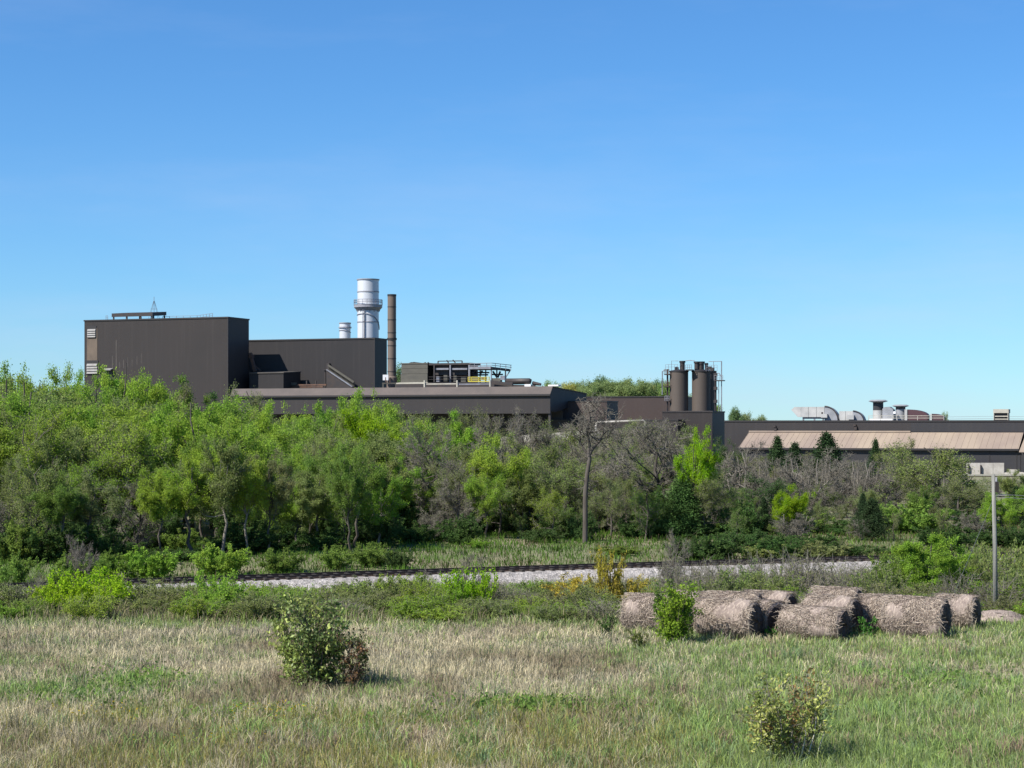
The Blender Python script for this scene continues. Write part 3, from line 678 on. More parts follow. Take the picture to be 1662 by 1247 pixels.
for (p0, p1, q0, q1) in ((708, 713, 611, 620), (720, 726, 609, 619), (736, 741, 610, 620), (748, 756, 612, 620)): fbox(f3, r, 'pump', p0, p1, q0, q1, V0 - .8, V0 + .2, M['steel_grey'] if p0 in (708,) else M['olive'])
for q in (612, 616): fbar(f3, r, 'handrail', 696, q, 762, q - 1, V0 - 1, .09, M['steel_dark'])
r = f3.root('open_platform', 'grey open steel platform with pipework and a yellow lower railing', 'platform')
ed = V0 + 7
fbar(f3, r, 'deck_beam', 762, 597.5, 797, 597, V0, .6, M['steel_grey']); fbar(f3, r, 'deck_beam', 797, 597.5, 826, 601, V0, .55, M['steel_dark'], ed)
fbox(f3, r, 'deck', 762, 797, 599, 600, V0, V0 + 6, M['steel_dark'])
for (p, v) in ((762, V0), (771, V0 + 4), (779, V0 + 2), (788, V0 + 4), (797, V0), (806, V0 + 4), (820, ed)): fbox(f3, r, 'post', p - .7, p + .7, 600, 622, v, v + .3, M['steel_grey'] if p in (762, 797) else M['steel_dark'])
for q in (590.5, 594): fbar(f3, r, 'handrail', 762, q, 798, q - 1, V0, .13, M['steel_grey']); fbar(f3, r, 'handrail', 798, q - 1, 830, q + 2.5, V0, .13, M['steel_grey'], ed)
for p in (770, 780, 790, 804, 812, 821, 829): fbar(f3, r, 'rail_post', p, 590 + max(0, (p-798)/12), p, 599 + max(0, (p-798)/12), V0 + max(0, (p-798)/4.5), .1, M['steel_grey'])
fbar(f3, r, 'brace', 829, 600, 822, 611, ed, .2, M['steel_grey'])
for (p, q, p2, q2) in ((766, 605, 794, 605), (768, 609, 792, 608.5), (770, 601, 774, 609), (783, 602, 778, 610), (798, 608, 816, 608), (800, 603, 806, 612), (812, 603, 808, 613)): fbar(f3, r, 'pipe', p, q, p2, q2, V0 + 3, .35, M['steel_dark'])
for q in (612.3, 615.6, 619.2): fbar(f3, r, 'yellow_railing', 760, q, 794.5, q, V0 - 1, .26 if q > 619 else .16, M['yellow'])
for p in (760, 765, 777, 787, 794): fbar(f3, r, 'yellow_post', p, 611.8, p, 619.5, V0 - 1, .16, M['yellow'])
for (p0, p1, q0, q1, m_) in ((766, 776, 613, 618, 'olive'), (781, 787, 612, 617, 'rust'), (798, 812, 614, 621, 'olive'), (812, 819, 610, 617, 'steel_grey')): fbox(f3, r, 'pump', p0, p1, q0, q1, V0 + .2, V0 + 1.4, M[m_])
r = f3.root('roof_gantry', 'pale crane rail carried on posts along the edge of the shed roof', 'gantry')
for (p0, p1, q, m_) in ((643, 688, 621.5, 'cream'), (689, 740, 622.5, 'cream'), (742, 795, 622.8, 'steel_grey')):
    fbox(f3, r, 'beam', p0, p1, q, q + 1.8, 10, 10.4, M[m_])
for p in (688.5, 741.5, 795): fbox(f3, r, 'post', p - 1, p + 1, 617.5, 629, 9.7, 10.1, M['cream'])
fbox(f3, r, 'back_wall', 643, 832, 621, 629, 14, 14.4, M['steel_dark'])
fbar(f3, r, 'cable_tray', 796, 619, 832, 624, 13, .5, M['steel_dark'])
# round ducts lying on the shed roof
a0, a1 = f3.uat(822, 18), f3.uat(862, 18); z_ = f3.z(619, a1, 18)
d_ = f3.root('roof_duct', 'thick black round duct lying on the right part of the shed roof', 'duct')
MB().tube([(a0, 18, z_), (a1 - .4, 18, z_), (a1, 18.1, z_ - .1)], [.7, .7, .5], 14, True).obj('duct_pipe', M['steel_dark'], d_, True)
MB().bar((a1 - 1.3, 17.5, z_ - 1), (a1 + .2, 17.5, z_ - 1), .6).obj('duct_label_plate', M['white'], d_)
MB().tube([(a1 + .2, 18.5, z_ - .4), (a1 + 2.2, 18.5, z_ - .75)], [.45, .3], 10, True).obj('duct_end', M['steel_dark'], d_)
MB().bar((a0, 18, z_ - 1.0), (a1 + 1, 18, z_ - 1.2), .6).obj('duct_cradle', M['steel_dark'], d_)

# --- silo house
fs = Frame(1156, 400); r = fs.root('silo_house', 'plain grey-brown block carrying the dark silos', 'building')
vS = fs.vat(1176); zS = fs.z(669.5, 0)
MB().box(fs.uat(1075), 0, 0, vS, GB, zS).obj('wall', M['clad'], r)
MB().box(fs.uat(1075) - .1, .12, -.12, vS + .1, zS + .003, zS + .3).obj('parapet', M['clad_grey'], r)
MB().box(fs.uat(1088), fs.uat(1155), 1, 4, zS + .31, zS + .34).obj('roof', M['roof_brown'], r)
def silo(px, D, rpx, qtop, label):
    t = thing('silo', label, 'silo', (wx(px, D), D, 0), 0, 'dark steel silos on the silo house')
    R = rpx / FPX * D; zt_ = wz(qtop, D); zb = zS + .345
    n_ = 5
    for k in range(n_):
        MB().lathe([(R, zb + (zt_-zb)*k/n_ + .003), (R, zb + (zt_-zb)*(k+1)/n_ - .003)], k=40).obj('shell_section', M['silo'], t, True)
    MB().lathe([(R + .02, zt_ - .2), (R + .12, zt_ - .2), (R + .12, zt_ + .05), (R*.3, zt_ + .35), (0.01, zt_ + .37)], k=40, cap=False).obj('silo_roof', M['trim'], t, True)
    return t, R, zt_
tA, RA, zA = silo(1102, 408.5, 15, 602.5, 'left-hand dark silo, standing clear of the other two')
tB, RB, zB = silo(1138, 408, 15, 602.5, 'middle dark silo, its sunlit side facing the gap')
tC, RC, zC = silo(1146.5, 412.5, 14, 603, 'right-hand dark silo, half hidden behind the middle one')
def vent(t, dx, r_, z0_, qt, D, cap=True):
    zt_ = wz(qt, D); MB().lathe([(r_, z0_), (r_, zt_ - .4)], dx, 0, k=18).obj('vent_stack', M['steel_dark'], t, True)
    MB().lathe([(r_ * 1.25, zt_ - .39), (r_ * 1.25, zt_)], dx, 0, k=18).obj('vent_cap', M['trim'], t, True)
vent(tA, (1107.5-1102)*.136, .55, zA + .2, 586, 408.5); MB().lathe([(.45, zA + .2), (.45, zA + .8), (.1, zA + 1)], -.5, 0, k=14).obj('hatch', M['trim'], tA)
vent(tB, -(1138-1131)*.136, .55, zB + .2, 587, 408); vent(tB, 0, .5, zB + .2, 589, 408)
vent(tC, -1.2, .7, zC + .2, 587, 412.5); vent(tC, 0, .35, zC + .2, 589.5, 412.5)
r = fs.root('silo_access_frame', 'thin pipes, ladders and railed landings around the dark silos', 'steel frame')
VS = 4.5; P_ = lambda p, q, v=VS: (fs.uat(p, v), v, fs.z(q, fs.uat(p, v), v))
def fpipe(name, pts, t, m=M['steel_grey'], v=VS): return MB().tube([P_(p, q, v) for p, q in pts], t, 5, True).obj(name, m, r)
fpipe('pipe', [(1075, 641), (1075, 603), (1078, 601.5), (1084, 601.5)], .13); fpipe('pipe', [(1090, 602), (1090, 586), (1101, 586)], .06)
fpipe('pipe', [(1112, 586), (1120, 585), (1128, 586)], .08); fpipe('pipe', [(1150, 587), (1171, 586.5)], .07); fpipe('pipe', [(1158, 586.5), (1158, 603)], .06)
fpipe('pipe', [(1171, 586.5), (1171, 668)], .12); fpipe('pipe', [(1166.5, 618), (1166.5, 668)], .08); fpipe('pipe', [(1161, 606), (1167, 606), (1171, 612)], .1)
fpipe('ladder', [(1083.5, 668), (1083.5, 600)], .22, M['steel_dark']); fpipe('ladder', [(1161.5, 668), (1161.5, 602)], .25, M['steel_dark'])
for (p0, p1, q) in ((1080, 1088, 608), (1080, 1087, 628), (1081, 1088, 651), (1161, 1175, 618), (1114.5, 1124.5, 600.8)):
    a0, b0 = P_(p0, q), P_(p1, q)
    MB().box(a0[0], b0[0], VS - 1, VS + 1, a0[2] - .12, a0[2] + .1).obj('landing', M['steel_dark'], r)
    mb = MB()
    for k in (.55, 1.1): mb.bar((a0[0], VS - 1, a0[2] + k), (b0[0], VS - 1, a0[2] + k), .08)
    for k in range(4): u_ = a0[0] + (b0[0]-a0[0])*k/3; mb.bar((u_, VS - 1, a0[2]), (u_, VS - 1, a0[2] + 1.1), .08)
    mb.obj('landing_railing', M['rust'] if p0 < 1100 and q < 640 else M['steel_grey'], r)
mb = MB()
for (p0, p1, q) in ((1080, 1100, 596), (1146, 1164, 597)):
    a0, b0 = P_(p0, q), P_(p1, q)
    for k in (0, .55): mb.bar((a0[0], VS, a0[2] + k), (b0[0], VS, a0[2] + k), .06)
    for k in range(5): u_ = a0[0] + (b0[0]-a0[0])*k/4; mb.bar((u_, VS, a0[2] - .8), (u_, VS, a0[2] + .55), .06)
mb.obj('roof_railing', M['steel_grey'], r)
for (p, q) in ((1161.5, 609), (1161.5, 631), (1161.5, 652), (1152, 598), (1156, 600)):
    a0 = P_(p, q, VS - .3); MB().box(a0[0]-.35, a0[0]+.35, VS-.7, VS, a0[2]-.3, a0[2]+.4).obj('junction_box', M['steel_dark'], r)

# --- long right-hand mill
f6 = Frame(1176, 372); r = f6.root('finishing_mill', 'long low dark building filling the right side, with a tan lean-to roof', 'building')
uR = f6.uat(1740); z6 = f6.z(685, 0)
MB().box(0, uR, 0, 40, GB, z6).obj('wall', M['clad_grey'], r)
MB().box(-.1, uR, -.12, 40, z6 + .003, z6 + .3).obj('parapet', M['trim'], r)
fbox(f6, r, 'wall_panel', 1478, 1700, 686.5, 701, -.04, -.003, M['clad_dark'])
VL = -8.6; zr_ = f6.z(702, f6.uat(1400), 0); ze = f6.z(728, f6.uat(1400, VL), VL)
uA, uB = f6.uat(1216, 0), f6.uat(1661, 0)
MB().prism([(VL, ze - .12), (VL, ze + .06), (-.05, zr_), (-.05, zr_ - .2)], uA, uB).obj('roof', M['roof_tan'], r)
mb = MB(); k = uA
while k < uB:
    mb.prism([(VL, ze + .062), (VL, ze + .10), (-.05, zr_ + .04), (-.05, zr_ + .002)], k, k + .05); k += 1.15
tag(mb.obj('roof_seam', M['roof_tan'], r), kind='stuff')
MB().box(uA, f6.uat(1478), -.35, -.13, zr_ + .02, zr_ + .32).obj('flashing', M['roof_tan'], r)
MB().box(uA, uB, VL - .16, VL - .01, ze - .32, ze + .05).obj('gutter', M['trim'], r)
MB().box(uA, f6.uat(1740), VL + .5, VL + .7, GB, ze - .13).obj('lean_to_wall', M['clad_dark'], r)
MB().box(uA, uA + .2, VL + .71, -.01, GB, ze - .14).obj('end_wall', M['clad_dark'], r)
for p in (1605, 1649, 1655): a_ = f6.uat(p, VL); MB().box(a_, a_ + .12, VL + .42, VL + .5, GB, ze - .4).obj('downpipe', M['trim'], r)
MB().prism([(VL - 2.5, f6.z(734, uB, VL)), (VL - 2.5, f6.z(733, uB, VL)), (-.05, zr_ - .7), (-.05, zr_ - .9)], uB + .3, uB + 16).obj('lower_roof', M['roof_tan'], r)
for (p, q0, q1) in ((1259, 691, 699), (1389, 689, 698)):
    a_ = f6.uat(p); MB().box(a_ - .25, a_ + .25, -.45, -.02, f6.z(q1, a_), f6.z(q0 + 3, a_)).obj('wall_vent', M['steel_dark'], r); MB().box(a_ - .4, a_ + .1, -.6, -.02, f6.z(q0 + 2.9, a_), f6.z(q0, a_)).obj('wall_vent', M['steel_dark'], r)  # stacked boxes standing for vent pipes on the wall, unlit
cw = f6.root('concrete_wall', 'pale weathered concrete wall at the foot of the tan-roofed lean-to', 'wall')
cuts = [1568, 1572, 1592, 1612, 1630]
for p0, p1 in zip(cuts[:-1], cuts[1:]): fbox(f6, cw, 'wall_panel', p0, p1 - .35, 751.5, 772, -9.6, -9.3, M['concrete'])
for p in (1572, 1591.5): fbox(f6, cw, 'buttress', p - .8, p + .8, 755, 772, -10.2, -9.61, M['steel_dark'])
tag(link('rubble_heap', (lambda b: b.mesh('rubble_heap', M['concrete']))(MB().prism([(0, 0), (2.5, 0), (2.0, .25), (1.2, .55), (.5, .3)], 0, 6).prism([(.3, 0), (2.0, 0), (1.5, .9), (.7, .8)], 1, 2.5)), None, f6.place(f6.uat(1632, -9), -10, -1.25)), 'white rubble heap beside the pale concrete wall', 'rubble heap')
# roof units; v=12
V6 = 12
def elbow(root, pL, pM, pR, qT, qB, depth, m1, m2, vv=V6):
    """a long duct box turning down through a quarter-round elbow at its right end"""
    uL_, uM, uR_ = (f6.uat(p, vv) for p in (pL, pM, pR)); zT, zB = f6.z(qT, uM, vv), f6.z(qB, uM, vv)
    prof = [(uM + .02, zB - .4)]
    Rr = uR_ - uM; 
    pts = [(uM + .02, zT)] + [(uM + Rr * math.sin(k/10*PI/2), zT - (zT - zB + .5) * (1 - math.cos(k/10*PI/2))) for k in range(1, 11)] 
    poly = pts + [(uM + .02, zB - .5)]
    mb = MB(); b = len(mb.v); n_ = len(poly)
    mb.v += [(u_, vv, z_) for u_, z_ in poly] + [(u_, vv + depth, z_) for u_, z_ in poly]
    for i in range(n_): j = (i+1) % n_; mb.f.append((i, j, n_ + j, n_ + i))
    mb.f += [tuple(range(n_))[::-1], tuple(range(n_, 2*n_))]
    mb.obj('elbow', m2, root)
    # rim along the curve
    MB().tube([(u_ + .05, vv - .08, z_ + .05) for u_, z_ in pts], .13, 5).obj('elbow_rim', M['steel_dark'], root)
    return uL_, uM, uR_, zT, zB
r = f6.root('roof_duct_unit', 'largest silver roof duct with a pointed left end and curved elbow', 'roof duct', 'silver ducts on the right-hand roof')
uL_, uM, uR_, zT, zB = elbow(r, 1284, 1338, 1360, 660, 680, 3, M['galv'], M['duct_grey'])
def poly_uz(root, name, pts, v0, v1, m):
    mb = MB(); n_ = len(pts); mb.v += [(u_, v0, z_) for u_, z_ in pts] + [(u_, v1, z_) for u_, z_ in pts]
    for i in range(n_): j = (i+1) % n_; mb.f.append((i, j, n_ + j, n_ + i))
    mb.f += [tuple(range(n_))[::-1], tuple(range(n_, 2*n_))]; return mb.obj(name, m, root)
U6 = lambda p, v=V6: f6.uat(p, v); Z6 = lambda q, p=1400, v=V6: f6.z(q, U6(p, v), v)
poly_uz(r, 'duct_nose', [(U6(1284), Z6(665)), (U6(1289.5), Z6(660.3)), (U6(1300), Z6(660.3)), (U6(1300), Z6(677)), (U6(1295), Z6(677))], V6, V6 + 3, M['galv'])
for p0, p1 in ((1300, 1312), (1312, 1325), (1325, 1338)):
    MB().box(U6(p0) + .03, U6(p1) - .03, V6, V6 + 3, Z6(677), Z6(660.3)).obj('duct_panel', M['galv'], r)
MB().box(U6(1302), U6(1337), V6 + .3, V6 + 2.7, Z6(680), Z6(677) - .003).obj('base_frame', M['duct_grey'], r)
for p in (1302, 1320, 1334): MB().box(U6(p), U6(p) + .3, V6 + .3, V6 + .6, z6 + .3, Z6(680)).obj('leg', M['steel_grey'], r)
MB().box(U6(1333), U6(1336), V6 - .03, V6 - .005, Z6(677), Z6(669)).obj('access_door', M['steel_dark'], r)
MB().box(U6(1334), U6(1344), V6 - 1.0, V6 - .04, Z6(678), Z6(672)).obj('fan_box', M['galv'], r)
r = f6.root('roof_duct_unit', 'smaller silver roof duct with a curved elbow, right of the largest one', 'roof duct', 'silver ducts on the right-hand roof')
elbow(r, 1358, 1384, 1402, 667.5, 682, 3, M['galv'], M['duct_grey'], V6)
for p0, p1 in ((1361.5, 1372), (1372, 1384)): MB().box(U6(p0) + .03, U6(p1) - .03, V6 + .2, V6 + 3, z6 + .3, Z6(667.5)).obj('duct_panel', M['galv'], r)
MB().box(U6(1376), U6(1387), V6 - .9, V6 - .02, Z6(681), Z6(674)).obj('fan_box', M['galv'], r)
def capvent(label, pc, rpx, qT, qN, q2, capw, m_top, m_body):
    r = f6.root('roof_vent', label, 'roof vent', 'capped exhaust vents on the right-hand roof')
    u_ = U6(pc); k_ = f6.D(u_, V6) / FPX; R_ = rpx * k_; C_ = capw * k_
    MB().lathe([(R_, z6 + .3), (R_, Z6(q2, pc) - .005)], u_, V6 + 2, k=24).obj('vent_base', m_body, r, True)
    MB().lathe([(R_ * .98, Z6(q2, pc)), (R_ * .98, Z6(qN, pc))], u_, V6 + 2, k=24).obj('vent_neck', m_top, r, True)
    MB().lathe([(R_, Z6(qN, pc) + .01), (C_, Z6(qN, pc) + .25), (C_, Z6(qT + 2, pc)), (C_ * .75, Z6(qT, pc)), (.01, Z6(qT - .4, pc))], u_, V6 + 2, k=28, cap=False).obj('vent_cap', M['duct_grey'], r, True)
    return r
r1 = capvent('taller mushroom-capped roof vent with a dark neck', 1422.5, 8.5, 649, 653.5, 666, 15.5, M['clad_dark'], M['galv'])
r2 = capvent('lower mushroom-capped roof vent right of the taller one', 1459, 8, 657, 661, 664, 14, M['steel_dark'], M['duct_grey'])
r = f6.root('roof_duct_unit', 'grey humped duct between the two mushroom-capped roof vents', 'roof duct')
poly_uz(r, 'duct_hump', [(U6(1431), Z6(683)), (U6(1431), Z6(664)), (U6(1434), Z6(661)), (U6(1442), Z6(660.5)), (U6(1448), Z6(665)), (U6(1450), Z6(683))], V6 + .8, V6 + 3.5, M['duct_grey'])
MB().box(U6(1450.2), U6(1454), V6 - .3, V6 + .5, Z6(672), Z6(668)).obj('sensor_box', M['white'], r)
MB().box(U6(1412), U6(1450), V6 - .5, V6 + .6, Z6(684), Z6(680)).obj('base_frame', M['white'], r)
def hump(label, p0, p1, qT, qB, m0, m1):
    r = f6.root('roof_duct_unit', label, 'roof duct')
    n_ = 8; w0 = p0 + (p1 - p0) * .12
    pts = [(U6(w0) + .02, Z6(qB))] + [(U6(w0 + (p1 - w0) * math.sin(k/n_*PI/2)) + .02, Z6(qT + (qB - qT) * (1 - math.cos(k/n_*PI/2))**1.0 * .55)) for k in range(n_ + 1)] + [(U6(p1), Z6(qB))]
    poly_uz(r, 'duct_hood', pts, V6 + .2, V6 + 3.2, m1)
    MB().box(U6(p0), U6(w0), V6, V6 + 3.3, Z6(qB), Z6(qT)).obj('duct_collar', m0, r)
    return r
hump('maroon-topped long roof duct with a pale collar, right of the vents', 1468, 1505, 665, 684, M['galv'], M['maroon'])
hump('small maroon-topped roof duct behind the yellowish railing', 1510, 1531, 672, 684, M['galv'], M['maroon'])
r = f6.root('roof_railing', 'yellowish safety railing along the right-hand roof edge', 'railing')
for (p0, p1) in ((1410, 1468), (1468, 1532)):
    a0, a1 = U6(p0, 8), U6(p1, 8); railing(r, [(a0, 8, z6 + .3), (a1, 8, z6 + .3)], .9, .1, M['cream'])
r = f6.root('air_handler', 'square cream-topped louvred unit alone on the far right roof', 'air handler')
MB().box(U6(1612), U6(1637), V6, V6 + 3, Z6(671), Z6(665)).obj('hood', M['cream'], r)
MB().box(U6(1613), U6(1636), V6 + .4, V6 + 2.8, z6 + .3, Z6(671) - .003).obj('core', M['steel_dark'], r)
for q in (675.5, 680): MB().box(U6(1612.5), U6(1636.5), V6 + .1, V6 + .39, Z6(q + 1.5), Z6(q)).obj('slat', M['cream'], r)
for p in (1612.5, 1635.5): MB().box(U6(p), U6(p + 1), V6 - .1, V6 + .09, z6 + .3, Z6(671)).obj('post', M['cream'], r)
mb = f6.root('roof_wires', 'thin wires strung low above the far right roof', 'wires')
for q in (676, 679.5): MB().tube([(U6(1537, 20), 20, Z6(q + 1, 1537, 20)), (U6(1600, 20), 20, Z6(q, 1600, 20)), (U6(1720, 20), 20, Z6(q + 1, 1720, 20))], .03, 3).obj('wire', M['wire'], mb)
for p in (1537, 1720): MB().bar((U6(p, 20), 20, z6), (U6(p, 20), 20, Z6(674, p, 20)), .1).obj('post', M['wire'], mb)

# --- terrace wall and white pipe loop in the middle distance
Dt = 300
tw = thing('terrace_wall', 'pale concrete kerb wall along the terrace behind the trees', 'wall')
pts = [(785, 713, 312), (830, 708.5, 309), (875, 704.5, 306), (925, 701, 303), (972, 698.5, 300)]
for (p0, q0, d0), (p1, q1, d1) in zip(pts[:-1], pts[1:]):
    x0, x1 = wx(p0, d0), wx(p1, d1) - .05; za, zb_ = wz(q0, d0), wz(q1, d1)
    mb = MB(); mb.v += [(x0, d0, za-1.1), (x1, d1, zb_-1.1), (x1, d1+.4, zb_-1.1), (x0, d0+.4, za-1.1), (x0, d0, za), (x1, d1, zb_), (x1, d1+.4, zb_), (x0, d0+.4, za)]
    mb.f += [(0,3,2,1), (4,5,6,7), (0,1,5,4), (1,2,6,5), (2,3,7,6), (3,0,4,7)]; mb.obj('wall_panel', M['concrete'], tw)
pl = thing('pipe_loop', 'white overhead pipe loop standing left of the silos', 'pipe')
Dp = 292
MB().tube([(wx(967, Dp), Dp, gzf(wx(967, Dp), Dp) - .5), (wx(967, Dp), Dp, wz(688, Dp)), (wx(969, Dp), Dp, wz(685.5, Dp)), (wx(1044, Dp), Dp, wz(682.5, Dp)), (wx(1047, Dp), Dp, wz(685, Dp)), (wx(1047, Dp), Dp, gzf(wx(1047, Dp), Dp) - .5)], .15, 8, True).obj('pipe_run', M['concrete'], pl, True)

# ================================================================== TREES AND SHRUBS
R3 = random.Random(11)
def rv(s=1.0): return Vector((R3.gauss(0, s), R3.gauss(0, s), R3.gauss(0, s)))
class Limbs:
    """fast collector of tapered branches (polylines), made into one mesh"""
    def __init__(s): s.seg = []
    def add(s, pts, r0, r1, k=3): s.seg.append((pts, r0, r1, k))
    def mesh(s, name, m):
        V = []; F = []; b = 0
        for pts, r0, r1, k in s.seg:
            P = np.array([tuple(p) for p in pts]); n = len(P)
            T = np.gradient(P, axis=0); T /= (np.linalg.norm(T, axis=1)[:, None] + 1e-9)
            up = np.array([0.3, 0.2, 0.1]) + np.array([0, 0, 1.0]) * (abs(T[:, 2].mean()) < .8) + np.array([1.0, 0, 0]) * (abs(T[:, 2].mean()) >= .8)
            A = np.cross(T, up); A /= (np.linalg.norm(A, axis=1)[:, None] + 1e-9); C = np.cross(T, A)
            r = np.linspace(r0, r1, n)[:, None, None]
            a = 2 * PI * np.arange(k) / k
            ring = P[:, None, :] + r * (np.cos(a)[None, :, None] * A[:, None, :] + np.sin(a)[None, :, None] * C[:, None, :])
            V.append(ring.reshape(-1, 3))
            i, j = np.meshgrid(np.arange(n - 1), np.arange(k), indexing='ij'); i = i.ravel(); j = j.ravel(); j2 = (j + 1) % k
            F.append(b + np.stack([i*k + j, i*k + j2, (i+1)*k + j2, (i+1)*k + j], 1)); b += n * k
        return np_mesh(name, np.concatenate(V), [np.concatenate(F)], m, smooth=True)
def curve(p0, p1, n, wob, lift=0.0, sag=0.0):
    out = []; L_ = (p1 - p0).length
    off = rv(wob * L_ * .12)
    for i in range(n):
        t = i / (n - 1); p = p0.lerp(p1, t) + off * math.sin(PI * t) + (rv(wob * L_ * .035) if 0 < i < n-1 else Vector())
        p.z += -lift * L_ * math.sin(PI * t); out.append(p)
    return out
def at_t(pts, t):
    f = t * (len(pts) - 1); i = min(int(f), len(pts) - 2); return pts[i].lerp(pts[i+1], f - i)

def make_tree(seed, H=10, R=3.6, fork=0.3, base=0.32, limbs=11, secs=8, twigs=6, leaves=14, leaf=0.2, spread=0.38, tr=0.17,
              bark='bark', twig_m='twig', lean=0.0, jit=1.45, topheavy=0.0, multi=1, twr=0.014, ragged=0.3, subtw=0):
    """returns (trunk mesh, crown mesh or None, twig mesh) for a tree of height H standing at the origin"""
    R3.seed(seed); wood = Limbs(); tw = Limbs(); LP = []
    C = Vector((lean * H * .1, 0, H * (base + 1) / 2)); rz_ = H * (1 - base) / 2
    stems = []
    for m_ in range(multi):
        a = R3.uniform(0, 2*PI); sp = (R * .55 if multi > 1 else 0)
        top = Vector((math.cos(a) * sp + lean*H*.12, math.sin(a) * sp, H * R3.uniform(.78, .9)))
        b0 = Vector((math.cos(a), math.sin(a), 0)) * (0.12 if multi > 1 else 0); b0.z = -0.3
        st_ = curve(b0, top, 9, .55 if multi == 1 else .8, lift=0)
        wood.add(st_, tr / math.sqrt(multi), tr * .22, 7); stems.append(st_)
    for i in range(limbs):
        st_ = stems[i % multi]
        t0 = R3.uniform(fork, .82); p0 = at_t(st_, t0)
        # target near the crown's shell
        a = R3.uniform(0, 2*PI) if i > 2 else i * 2.1 + seed; ph = math.asin(max(-.75, min(1, R3.uniform(-.55, 1.0) + topheavy)))
        rr = R3.uniform(.62, 1.0) * (1 + R3.uniform(-ragged, ragged) * .5)
        tg = C + Vector((math.cos(a) * math.cos(ph) * R * rr, math.sin(a) * math.cos(ph) * R * rr, math.sin(ph) * rz_ * rr))
        if tg.z < p0.z - .6: p0 = at_t(st_, max(.12, fork * .7))
        lm = curve(p0, tg, 6, .7, lift=.10)
        wood.add(lm, tr * (.5 - .25 * t0), tr * .09, 5)
        for j in range(secs):
            s0 = at_t(lm, R3.uniform(.25, 1.0)); out = (s0 - C); out.z *= .7; out = out.normalized() if out.length > .1 else Vector((0, 0, 1))
            d = (out * .8 + rv(.55) + Vector((0, 0, .45))).normalized()
            s1 = s0 + d * R * R3.uniform(.22, spread)
            sec = curve(s0, s1, 4, 1.0, lift=.05); tw.add(sec, tr * .11, twr, 4)
            for k in range(twigs):
                q0 = at_t(sec, R3.uniform(.2, 1)); d2 = (d * .6 + rv(.6) + Vector((0, 0, .25))).normalized()
                q1 = q0 + d2 * R3.uniform(.35, 1.0) * R * .17
                tg2 = curve(q0, q1, 3, 1.2); tw.add(tg2, twr * 1.1, twr * .45, 3)
                for q in range(subtw):
                    h0 = at_t(tg2, R3.uniform(.2, 1)); tw.add([h0, h0 + (d2 * .6 + rv(.55)).normalized() * R * R3.uniform(.05, .13)], twr * .7, twr * .35, 3)
                if leaves:
                    n_ = max(1, int(leaves * R3.uniform(.4, 1.6) * min(1.25, .12 + 1.45 * q0.z / H)))
                    LP.append((q0, q1, n_))
    trunk = wood.mesh('trunk', M[bark]); twm = tw.mesh('twigs', M[twig_m]) if tw.seg else None
    crown = None
    if LP:
        P = []
        for q0, q1, n_ in LP:
            t = RNG.random(n_)[:, None]; P.append(np.array(q0) * (1 - t) + np.array(q1) * t + RNG.normal(0, jit * .13 * R / 3.6, (n_, 3)))
        crown = leaf_mesh('crown', np.concatenate(P), leaf, M['leaf'], aspect=.7)
    return trunk, crown, twm

def make_cedar(seed, H=6, R=1.5, n=9000, leaf=.13, shape=.9):
    R3.seed(seed); r = np.random.default_rng(seed)
    wood = Limbs(); wood.add(curve(Vector((0, 0, -.3)), Vector((0, 0, H * .95)), 6, .2), .12, .02, 6)
    # boughs spiralling up, each holding sprays of needles
    P = []; nb = 95
    for i in range(nb):
        t = (i + .5) / nb; z = H * (.06 + .92 * t); rad = R * ((1 - t) ** shape) * r.uniform(.65, 1.15) + .12
        a = i * 2.4 + r.uniform(-.4, .4); tip = Vector((math.cos(a) * rad, math.sin(a) * rad, z + rad * .35))
        wood.add([Vector((0, 0, z)), tip], .03, .01, 3)
        k = int(n / nb * (.4 + 1.3 * (1 - t)))
        s = r.random(k) ** .6; w_ = .16 + .16 * rad
        P.append(np.stack([math.cos(a) * rad * s, math.sin(a) * rad * s, z + rad * .35 * s], 1) + r.normal(0, w_ * .6, (k, 3)))
    return wood.mesh('trunk', M['bark']), leaf_mesh('crown', np.concatenate(P), leaf, M['needle'], aspect=.5), None

def make_bush(seed, H=2.2, R=1.6, stems=14, sub=7, leaves=22, leaf=.10, m='leaf', bark='twig_brown', low=.15, twr=.012, up=1.0, aspect=.6, edge=.35):
    R3.seed(seed); tw = Limbs(); P = []
    for i in range(stems):
        a = R3.uniform(0, 2*PI); rr = R * math.sqrt(R3.random()) ; hh = H * R3.uniform(.55, 1.0) * (1 - edge * (rr / R) ** 2)
        s = curve(Vector((math.cos(a) * .1 * R, math.sin(a) * .1 * R, -.05)), Vector((math.cos(a) * rr, math.sin(a) * rr, hh)), 5, .8, lift=.08)
        tw.add(s, twr * 1.6, twr * .6, 4)
        for j in range(sub):
            p0 = at_t(s, R3.uniform(low, 1)); d = (Vector((math.cos(a), math.sin(a), 0)) * .4 + rv(.6) + Vector((0, 0, up * .5))).normalized()
            p1 = p0 + d * R3.uniform(.12, .32) * H * .8; tw.add([p0, p0.lerp(p1, .5) + rv(.02), p1], twr * .8, twr * .4, 3)
            if leaves:
                n_ = int(leaves * R3.uniform(.5, 1.5)); t = RNG.random(n_)[:, None]
                P.append(np.array(p0) * (1 - t) + np.array(p1) * t + RNG.normal(0, .045 * H * .6, (n_, 3)))
    cr = leaf_mesh('foliage', np.concatenate(P), leaf, M[m], aspect=aspect) if leaves else None
    if cr is not None:
        co = np.empty(len(cr.vertices) * 3, np.float32); cr.vertices.foreach_get('co', co); co[2::3] = np.maximum(co[2::3], 0.02); cr.vertices.foreach_set('co', co)
    return tw.mesh('stem', M[bark]), cr, None

